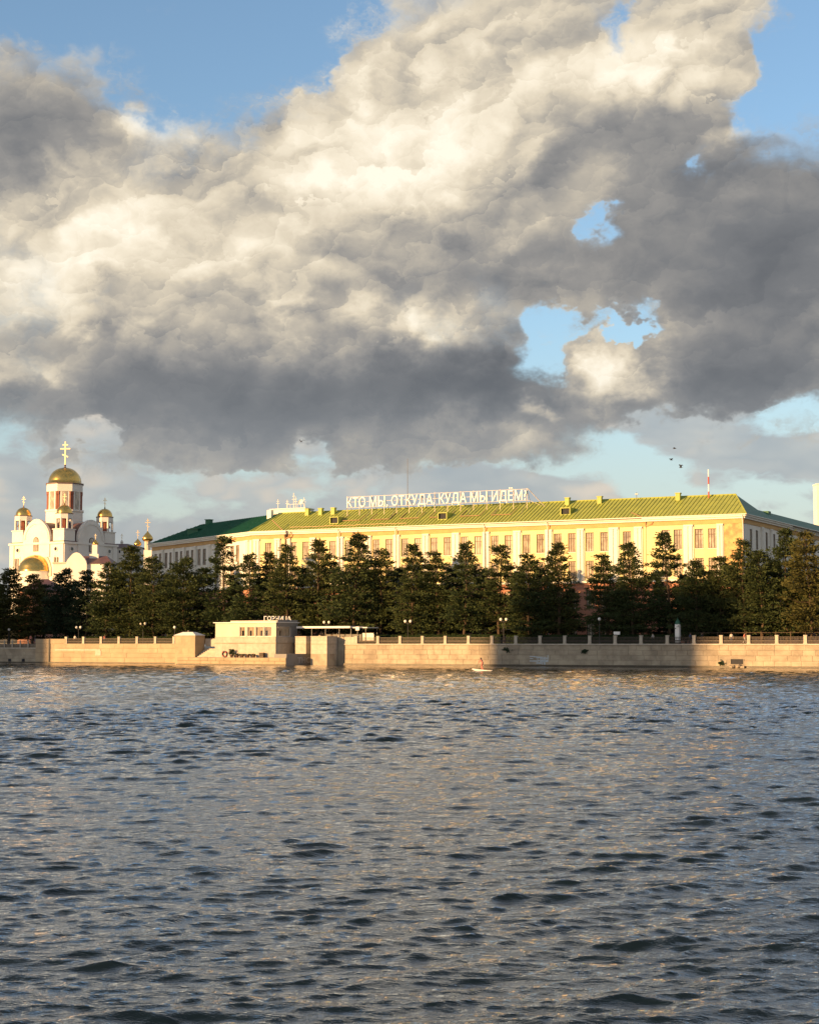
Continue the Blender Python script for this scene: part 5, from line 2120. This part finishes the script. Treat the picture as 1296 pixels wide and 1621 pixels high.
G0 = QUAY - 0.05
leaf_box('clipped_hedge', es(585, 6.5), es(792, 6.5), 6.5, 8.0, G0, G0 + 1.55, 9000, 'long clipped green hedge behind the railing right of the canopy', 4)
leaf_box('clipped_hedge', es(800, 6.5), es(1065, 6.5), 6.5, 7.8, G0, G0 + 1.45, 9000, 'dark shaded hedge behind the railing left of the advertising column', 5)
leaf_box('clipped_hedge', es(95, 6.5), es(275, 6.5), 6.5, 7.8, G0, G0 + 1.35, 7000, 'low hedge behind the left railing, beside the stair pavilion', 6)


# ------------------------------------------------------------------ street furniture
def lamp_post(px, t, py, two, label):
    s = es(px, t)
    zt = ez(px, py, t)
    g = ground_h(s, t)
    h = zt - g
    root = thing('street_lamp', label, 'street lamp', EM(s, t, g), 'globe street lamps')
    MB().lathe([(.16, 0), (.16, .35), (.09, .45), (.06, 1.0), (.05, h - .25)], 8).build('pole', M['steel_dark'], root, smooth=False)
    xs = (-.52, .52) if two else (0,)
    if two:
        MB().tube([(-.52, 0, h - .28), (-.2, 0, h - .42), (.2, 0, h - .42), (.52, 0, h - .28)], .035, 5).build('arm', M['steel_dark'], root)
    for x in xs:
        gl = MB().lathe([(.06, h - .28)] + [(.27 * math.cos(a), h + .27 * math.sin(a)) for a in np.linspace(-1.3, 1.5, 9)] + [(.01, h + .28)], 14, x, 0)
        gl.build('globe', M['globe'], root, smooth=True)


lamp_post(14.5, 5.4, 996.5, False, 'single globe lamp above the low wall at far left')
lamp_post(124.5, 5.4, 993, True, 'double globe lamp behind the left railing before very dark conifers')
lamp_post(226.5, 5.4, 987, True, 'double globe lamp just left of the stair pavilion')
lamp_post(276.5, 3.0, 993, False, 'single globe lamp right above the stair pavilion roof')
lamp_post(517, 6.0, 985, True, 'double globe lamp above the cafe canopy')
lamp_post(645.5, 5.4, 983.5, True, 'double globe lamp behind the hedge right of the canopy')
lamp_post(797, 5.4, 980.5, True, 'double globe lamp above the edge of the wall shadow')
lamp_post(948.5, 5.4, 980, False, 'single globe lamp in the middle of the shaded quay')

# advertising column
s = es(1072.5, 4.0)
root = thing('advertising_column', 'white advertising column with dark green cap on the promenade', 'column', EM(s, 4.0, QUAY - .012))
w = 0.36
hc = ez(1072, 988, 4.0) - QUAY
MB().slab([(-w, -w), (w, -w), (w, w), (-w, w)], 0.25, hc).build('light_box', M['sign_white'], root)
MB().slab([(-w - .05, -w - .05), (w + .05, -w - .05), (w + .05, w + .05), (-w - .05, w + .05)], 0, .25).build('plinth', M['steel_dark'], root)
MB().lathe([(w * 1.25, hc), (w * 1.25, hc + .15), (w * .9, hc + .5), (w * .35, hc + .75), (.08, hc + .8), (.03, hc + 1.1)], 12).build('cap', M['green_paint'], root)

# small white sign box behind the railing
s = es(976, 4.5)
root = thing('information_board', 'small white information board behind railing in the quay shade', 'sign', EM(s, 4.5, QUAY - .012))
MB().box(-.04, .04, -.04, .04, 0, 1.5).build('post', M['steel_dark'], root)
MB().box(-.55, .55, -.05, .05, 1.5, 2.0).build('board', M['sign_white'], root)

# dark fence behind the trees on the right
s0, s1 = es(1090, 12), es(1296, 12) + 12
root = thing('metal_fence', 'dark metal fence behind the trees on the right', 'fence', EM(s0, 5.9, QUAY - .05))
s0_ = es(1090, 5.9)
L = es(1296, 5.9) + 10 - s0_
root.matrix_basis = EM(s0_, 5.9, QUAY - .05)
for z in (0.25, 1.05, 1.75):
    MB().box(0, L, -.03, .03, z, z + .09).build('rail', M['bark'], root)
for i in range(int(L / 2.4) + 1):
    MB().box(i * 2.4 - .06, i * 2.4 + .06, -.05, .05, 0, 1.95).build('post', M['bark'], root)


# ------------------------------------------------------------------ people
def person(label, mtx, mats, pose='stand', name='person', group=None):
    """one continuous body grown on a skeleton; mats: legs, top"""
    J = {'pelvis': (0, 0, .95), 'chest': (0, -.02, 1.28), 'neck': (0, -.02, 1.47), 'head': (0, -.04, 1.58), 'crown': (0, -.04, 1.72),
         'sl': (-.19, 0, 1.42), 'sr': (.19, 0, 1.42), 'el': (-.25, .03, 1.14), 'er': (.25, .03, 1.14), 'hl': (-.25, -.08, .90), 'hr': (.25, -.08, .90),
         'gl': (-.26, -.10, .82), 'gr': (.26, -.10, .82),
         'hpl': (-.10, 0, .90), 'hpr': (.10, 0, .90), 'kl': (-.11, -.03, .50), 'kr': (.11, -.03, .50), 'al': (-.11, .02, .09), 'ar': (.11, .02, .09),
         'tl': (-.12, -.15, .04), 'tr': (.12, -.15, .04)}
    if pose == 'walk':
        J.update(kl=(-.11, -.20, .52), al=(-.11, -.22, .09), tl=(-.12, -.38, .05), kr=(.11, .08, .50), ar=(.11, .34, .14), tr=(.12, .20, .05),
                 el=(-.25, .10, 1.14), hl=(-.25, .08, .92), gl=(-.25, .06, .84), er=(.25, -.10, 1.14), hr=(.25, -.26, .95), gr=(.25, -.30, .90))
    if pose == 'sit':
        d = Vector((0, 0, -.45))
        for k in list(J):
            if k not in ('kl', 'kr', 'al', 'ar', 'tl', 'tr'):
                J[k] = tuple(Vector(J[k]) + d)
        J.update(kl=(-.13, -.42, .50), kr=(.13, -.42, .50), al=(-.13, -.40, .09), ar=(.13, -.40, .09), tl=(-.13, -.56, .04), tr=(.13, -.56, .04),
                 hl=(-.18, -.30, .66), hr=(.18, -.30, .66), gl=(-.14, -.38, .66), gr=(.14, -.38, .66))
    if pose == 'paddle':
        J.update(chest=(0, -.12, 1.24), neck=(0, -.17, 1.41), head=(0, -.22, 1.51), crown=(0, -.23, 1.65), sl=(-.19, -.15, 1.37), sr=(.19, -.15, 1.37),
                 el=(-.24, -.36, 1.20), hl=(-.20, -.56, 1.27), gl=(-.18, -.62, 1.28), er=(.24, -.34, 1.12), hr=(.08, -.52, .96), gr=(.0, -.57, .95),
                 kl=(-.14, -.12, .50), kr=(.14, -.08, .50), pelvis=(0, .03, .92), al=(-.15, .04, .09), ar=(.15, .04, .09))
    rads = {'pelvis': .155, 'chest': .165, 'neck': .06, 'head': .098, 'crown': .075, 'sl': .075, 'sr': .075, 'el': .05, 'er': .05, 'hl': .038, 'hr': .038, 'gl': .042, 'gr': .042,
            'hpl': .115, 'hpr': .115, 'kl': .072, 'kr': .072, 'al': .048, 'ar': .048, 'tl': .042, 'tr': .042}
    ks = list(J)
    idx = {k: i for i, k in enumerate(ks)}
    ed = [('pelvis', 'chest'), ('chest', 'neck'), ('neck', 'head'), ('head', 'crown'), ('chest', 'sl'), ('sl', 'el'), ('el', 'hl'), ('hl', 'gl'),
          ('chest', 'sr'), ('sr', 'er'), ('er', 'hr'), ('hr', 'gr'), ('pelvis', 'hpl'), ('hpl', 'kl'), ('kl', 'al'), ('al', 'tl'), ('pelvis', 'hpr'), ('hpr', 'kr'), ('kr', 'ar'), ('ar', 'tr')]
    me = bpy.data.meshes.new('skeleton')
    me.from_pydata([J[k] for k in ks], [(idx[a], idx[b]) for a, b in ed], [])
    tmp = bpy.data.objects.new('skeleton', me)
    col.objects.link(tmp)
    sk = tmp.modifiers.new('skin', 'SKIN')
    if not me.skin_vertices:
        bpy.context.view_layer.objects.active = tmp
        me.skin_vertices.new() if hasattr(me.skin_vertices, 'new') else None
    for i, k in enumerate(ks):
        v = me.skin_vertices[0].data[i]
        v.radius = (rads[k], rads[k])
        v.use_root = (k == 'pelvis')
    ss = tmp.modifiers.new('sub', 'SUBSURF')
    ss.levels = 1
    bpy.context.view_layer.update()
    dg = bpy.context.evaluated_depsgraph_get()
    body = bpy.data.meshes.new_from_object(tmp.evaluated_get(dg))
    bpy.data.objects.remove(tmp)
    body.name = 'body'
    body.materials.clear()
    for m in (mats[0], mats[1], M['skin']):
        body.materials.append(m)
    hips = J['pelvis'][2]
    nk = J['neck'][2]
    for p in body.polygons:
        c = p.center
        near_hand = min((Vector(c) - Vector(J[k])).length for k in ('gl', 'gr', 'hl', 'hr')) < .085
        p.material_index = 2 if (c.z > nk + .01 or near_hand) else (0 if c.z < hips + .02 else 1)
        p.use_smooth = True
    o = thing(name, label, 'person', mtx, group)
    link('body', body, o)
    hd = Vector(J['head'])
    cr_ = Vector(J['crown'])
    hair = MB()
    hair.lathe([(.112, -.02), (.118, .05), (.10, .12), (.06, .17), (.01, .185)], 10)
    hair.build('hair', M['hair'], o, Matrix.Translation(hd + Vector((0, .018, .02))), smooth=True)
    fc = MB()
    for sx in (-1, 1):
        fc.box(sx * .036 - .012, sx * .036 + .012, -.109, -.098, .012, .026)
    fc.box(-.025, .025, -.106, -.096, -.062, -.052)
    fc.build('face', M['hair'], o, Matrix.Translation(hd))
    ns = MB().prism([(-.014, -.03), (.014, -.03), (0, .03)], -.125, -.09)
    ns.build('nose', M['skin'], o, Matrix.Translation(hd))
    return o


def quay_person(px, t, turn, mats, pose, label, dz=0.0):
    p = ew(es(px, t), t, QUAY - .012 + dz)
    return person(label, T(p.x, p.y, p.z, EROT + turn), mats, pose)


R90 = math.pi / 2
quay_person(1178, 2.2, R90, (M['cloth_pale'], M['cloth_salmon']), 'walk', 'walker in a salmon top at the shadow edge on the right promenade')
quay_person(1110.5, 2.6, -R90, (M['cloth_dark'], M['cloth_dark']), 'walk', 'walker in dark clothes right of the advertising column')
quay_person(1092, 2.0, R90, (M['cloth_dark'], M['cloth_blue']), 'walk', 'walker in a dark blue top next to the advertising column')
quay_person(1157, 3.0, 0.3, (M['cloth_blue'], M['cloth_pale']), 'stand', 'person in a pale top standing left of the salmon walker')
quay_person(49, 2.0, -R90, (M['cloth_dark'], M['cloth_salmon']), 'walk', 'walker in a salmon top above the low left wall')
quay_person(56, 2.4, R90, (M['cloth_blue'], M['cloth_dark']), 'stand', 'person in dark clothes where the low left wall ends')
quay_person(119, 2.2, 0.2, (M['cloth_dark'], M['cloth_pale']), 'stand', 'person in a pale top behind the left railing')
quay_person(166, 2.0, R90, (M['cloth_blue'], M['cloth_salmon']), 'walk', 'walker in a salmon top behind the middle of the left railing')
quay_person(506, 2.3, 0.4, (M['cloth_dark'], M['cloth_pale']), 'stand', 'person in a pale top standing under the canopy near the kiosk')
quay_person(526, 2.8, -0.5, (M['cloth_dark'], M['cloth_dark']), 'stand', 'person in dark clothes standing under the canopy')
quay_person(537, 2.0, 1.0, (M['cloth_blue'], M['cloth_pale']), 'stand', 'person in a pale top and blue trousers under the canopy')
quay_person(556, 2.2, -R90, (M['cloth_dark'], M['cloth_pale']), 'walk', 'person in a pale top at the right end of canopy')
quay_person(1033, 2.2, -R90, (M['cloth_dark'], M['cloth_pale']), 'walk', 'walker in a pale top in the shade left of advertising column')

# ------------------------------------------------------------------ paddle boarder
r = ray(763, 1062.5)
tt = -CAM_Z / r.z
bp = Vector((r.x * tt, r.y * tt, 0.10))
turn = EROT - R90 + math.radians(-4)              # facing left along the wall
board = thing('paddle_board', 'white stand-up paddle board on the water below the wall shadow', 'paddle board', T(bp.x, bp.y, bp.z, turn))
ol = []
for i in range(25):
    a = 2 * math.pi * i / 25
    ol.append((.40 * math.sin(a) * (1 - .10 * math.cos(a)), -1.65 * math.cos(a)))
mb = MB()
n = len(ol)
lay = [(.80, -.09, 0), (1.0, -.03, 0), (1.0, .02, 0), (.88, .06, 0)]
vv = []
for sc, z, _ in lay:
    for x, y in ol:
        rise = .22 * max(0, (-y - .9) / .75) ** 2
        vv.append((x * sc, y * (sc * .5 + .5), z + rise))
ff = [tuple(range(n - 1, -1, -1)), tuple(range(3 * n, 4 * n))]
for k in range(3):
    for i in range(n):
        ff.append((k * n + i, k * n + (i + 1) % n, (k + 1) * n + (i + 1) % n, (k + 1) * n + i))
mb.mesh(vv, ff)
mb.build('hull', M['board'], board)
MB().box(-.26, .26, -.35, 1.0, .061, .068).build('deck_pad', M['cloth_salmon'], board)
MB().prism([(-.02, -.30), (.02, -.30), (.02, -.06), (-.02, -.06)], 1.25, 1.45).build('fin', M['steel_dark'], board)
pz = bp.z + .068
person('person in salmon clothes standing on the paddle board and paddling', T(bp.x, bp.y, pz, turn), (M['cloth_salmon'], M['cloth_salmon']), 'paddle')
pad = thing('paddle', 'long paddle with dark blade held by the paddle boarder', 'paddle', T(bp.x, bp.y, pz, turn))
a, b = Vector((-.12, -.60, 1.42)), Vector((.18, -1.02, -.02))
a, b = Vector((-.20, -.58, 1.40)), Vector((.12, -.98, .02))
MB().tube([a, b], .016, 6).build('shaft', M['cloth_dark'], pad)
dd = (b - a).normalized()
sd = Vector((0.6, 0.0, 0.2)).cross(dd).normalized() * .11
mb = MB()
e = b + dd * .42
nn = sd.cross(dd).normalized() * .012
for q in (-1, 1):
    mb.face([b - sd * .4 + nn * q, b + sd * .4 + nn * q, b + dd * .2 + sd + nn * q, e + sd * .6 + nn * q, e - sd * .6 + nn * q, b + dd * .2 - sd + nn * q])
mb.build('blade', M['cloth_dark'], pad)
MB().tube([a - sd * .5, a + sd * .5], .018, 6).build('grip', M['cloth_dark'], pad)


# ------------------------------------------------------------------ birds
def bird(px, py, D, flap, rz, label):
    r = ray(px, py)
    p = r * (D / r.y)
    o = thing('bird', label, 'bird', T(p.x, p.y, CAM_Z + p.z, rz) @ Matrix.Scale(.75, 4), 'birds in the sky')
    MB().lathe([(.01, -.30), (.05, -.22), (.085, -.05), (.08, .08), (.05, .18), (.055, .24), (.02, .31), (.004, .36)], 8).build('body', M['bird'], o, Matrix.Rotation(-math.pi / 2, 4, 'X'), smooth=True)
    for sx in (-1, 1):
        z = .28 * flap
        mb = MB()
        mb.mesh([(0, .12, .03), (0, -.10, .03), (sx * .34, .16, .03 + z), (sx * .34, -.08, .03 + z), (sx * .72, .0, .03 + z * .7), (sx * .66, -.08, .03 + z * .7),
                 (0, .12, .01), (0, -.10, .01), (sx * .34, .16, .01 + z), (sx * .34, -.08, .01 + z), (sx * .72, .0, .015 + z * .7), (sx * .66, -.08, .015 + z * .7)],
                [(0, 2, 3, 1), (2, 4, 5, 3), (6, 7, 9, 8), (8, 9, 11, 10), (0, 6, 8, 2), (2, 8, 10, 4), (1, 3, 9, 7), (3, 5, 11, 9), (4, 10, 11, 5)])
        mb.build('wing', M['bird'], o)
    MB().mesh([], [])
    mb = MB().box(-.05, .05, -.42, -.25, -.008, .008)
    mb.build('tail', M['bird'], o)


bird(477, 699, 215, 1.0, 0.4, 'dark bird flying under the middle of the cloud')
bird(1067, 710, 225, .5, 1.2, 'highest of the three birds above the right roof end')
bird(1062, 728, 220, .9, 2.0, 'middle of the three birds above the right roof end')
bird(1077, 740, 205, 1.6, 0.9, 'lowest of the three birds above the right roof end')


# ------------------------------------------------------------------ other buildings
def block(name, label, pxa, pxb, Y, ztop, depth, wall, rows, cols, gz, winm, roofm=None, cat='building'):
    ra, rb_ = ray(pxa, 900), ray(pxb, 900)
    a, b = Vector((ra.x / ra.y * Y, Y)), Vector((rb_.x / rb_.y * Y, Y))
    L = (b - a).length
    root = thing(name, label, cat, T(a.x, a.y, 0, 0))
    holes = []
    if rows:
        fh = (ztop - gz) / rows
        cw = L / cols
        for i in range(cols):
            for k in range(rows):
                holes.append((cw * (i + .3), cw * (i + .7), gz + fh * (k + .3), gz + fh * (k + .78)))
    MB().walls(0, L, gz - 3, ztop, 0, holes, .3).build('wall', wall, root)
    mb = MB()
    mb.face([(0, 0, gz - 3), (0, 0, ztop), (0, depth, ztop), (0, depth, gz - 3)])
    mb.face([(L, 0, gz - 3), (L, depth, gz - 3), (L, depth, ztop), (L, 0, ztop)])
    mb.face([(0, depth, gz - 3), (0, depth, ztop), (L, depth, ztop), (L, depth, gz - 3)])
    mb.build('side_wall', wall, root)
    if roofm:
        v = [(-.5, -.5, ztop), (L + .5, -.5, ztop), (L + .5, depth + .5, ztop), (-.5, depth + .5, ztop), (depth * .4, depth / 2, ztop + depth * .28), (L - depth * .4, depth / 2, ztop + depth * .28)]
        mb = MB()
        mb.mesh(v, [(0, 1, 5, 4), (1, 2, 5), (2, 3, 4, 5), (3, 0, 4), (3, 2, 1, 0)])
        mb.build('roof', roofm, root)
    else:
        MB().box(-.2, L + .2, -.2, depth + .2, ztop, ztop + .5).build('parapet', wall, root)
    me = {}
    for h in holes:
        key = (round(h[1] - h[0], 3), round(h[3] - h[2], 3))
        if key not in me:
            fm = MB()
            w, hh = key
            fm.box(0, .1, .14, .22, 0, hh)
            fm.box(w - .1, w, .14, .22, 0, hh)
            fm.box(.1, w - .1, .14, .22, 0, .1)
            fm.box(.1, w - .1, .14, .22, hh - .1, hh)
            fm.box(w / 2 - .04, w / 2 + .04, .15, .21, .1, hh - .1)
            d = fm.data('window')
            d.materials.append(M['frame'])
            pn = MB().box(.08, w - .08, .18, .2, .08, hh - .08).data('pane')
            pn.materials.append(winm)
            me[key] = (d, pn)
        d, pn = me[key]
        o = link('window', d, root, T(h[0], 0, h[2]))
        link('pane', pn, o)
    return root


block('pink_house', 'pink plastered house showing through the trees below the church', 30, 98, 372, 15.5, 10, M['brick_pink'], 3, 4, 4.0, M['pane'], M['church_roof'])
block('pale_house', 'pale low house behind trees between church and yellow building', 150, 214, 385, 12.0, 9, M['kiosk'], 2, 4, 4.0, M['pane'], M['church_roof'])
zt_ = CAM_Z + (HORIZON - 767) * 640 / F
block('white_tower', 'bright white tower block cut by the right edge of the picture', 1294.5, 1345, 640, zt_, 6, M['tower_white'], 14, 3, 6.0, M['tower_white'])


# unseen towers added on the west bank, fitted to shade the quay and left wing
def shade_tower(name, label, pa, pb, dist, ztop_there):
    """tower whose shadow edges pass through plan points pa and pb"""
    sd = Vector((SUN.x, SUN.y)).normalized()
    pr = Vector((-sd.y, sd.x))
    ua, ub = sorted((pa.dot(pr), pb.dot(pr)))
    m = (pa + pb) / 2
    c = m + sd * dist
    c = c + pr * ((ua + ub) / 2 - c.dot(pr))
    w = ub - ua
    h = ztop_there + dist * math.tan(SUN_EL)
    root = thing(name, label, 'tower', T(c.x, c.y, 0, math.atan2(pr.y, pr.x)))
    fl = int((h - 4) / 3.6)
    MB().box(-w / 2 + .4, w / 2 - .4, -8.6, 8.6, 3.5, h - .6).build('glass_body', M['pane_dark'], root)
    for k in range(fl + 1):
        MB().box(-w / 2, w / 2, -9, 9, 4 + 3.6 * k, 4 + 3.6 * k + 1.1).build('floor_band', M['concrete'], root)
    MB().box(-w / 2 + 2, w / 2 - 2, -6, 6, h - .6, h).build('plant_room', M['concrete'], root)


sA, sB = es(772), es(1112)
shade_tower('quay_shade_tower', 'unseen banded tower added on the west bank to shade the quay wall', ew(sA, 0).xy, ew(sB, 0).xy, 400, 13.0)
shade_tower('wing_shade_tower', 'unseen tall tower added on the west bank to shade the left wing', Vector((-39.5, 354.0)), Vector((-62, 388.0)), 330, 33.0)
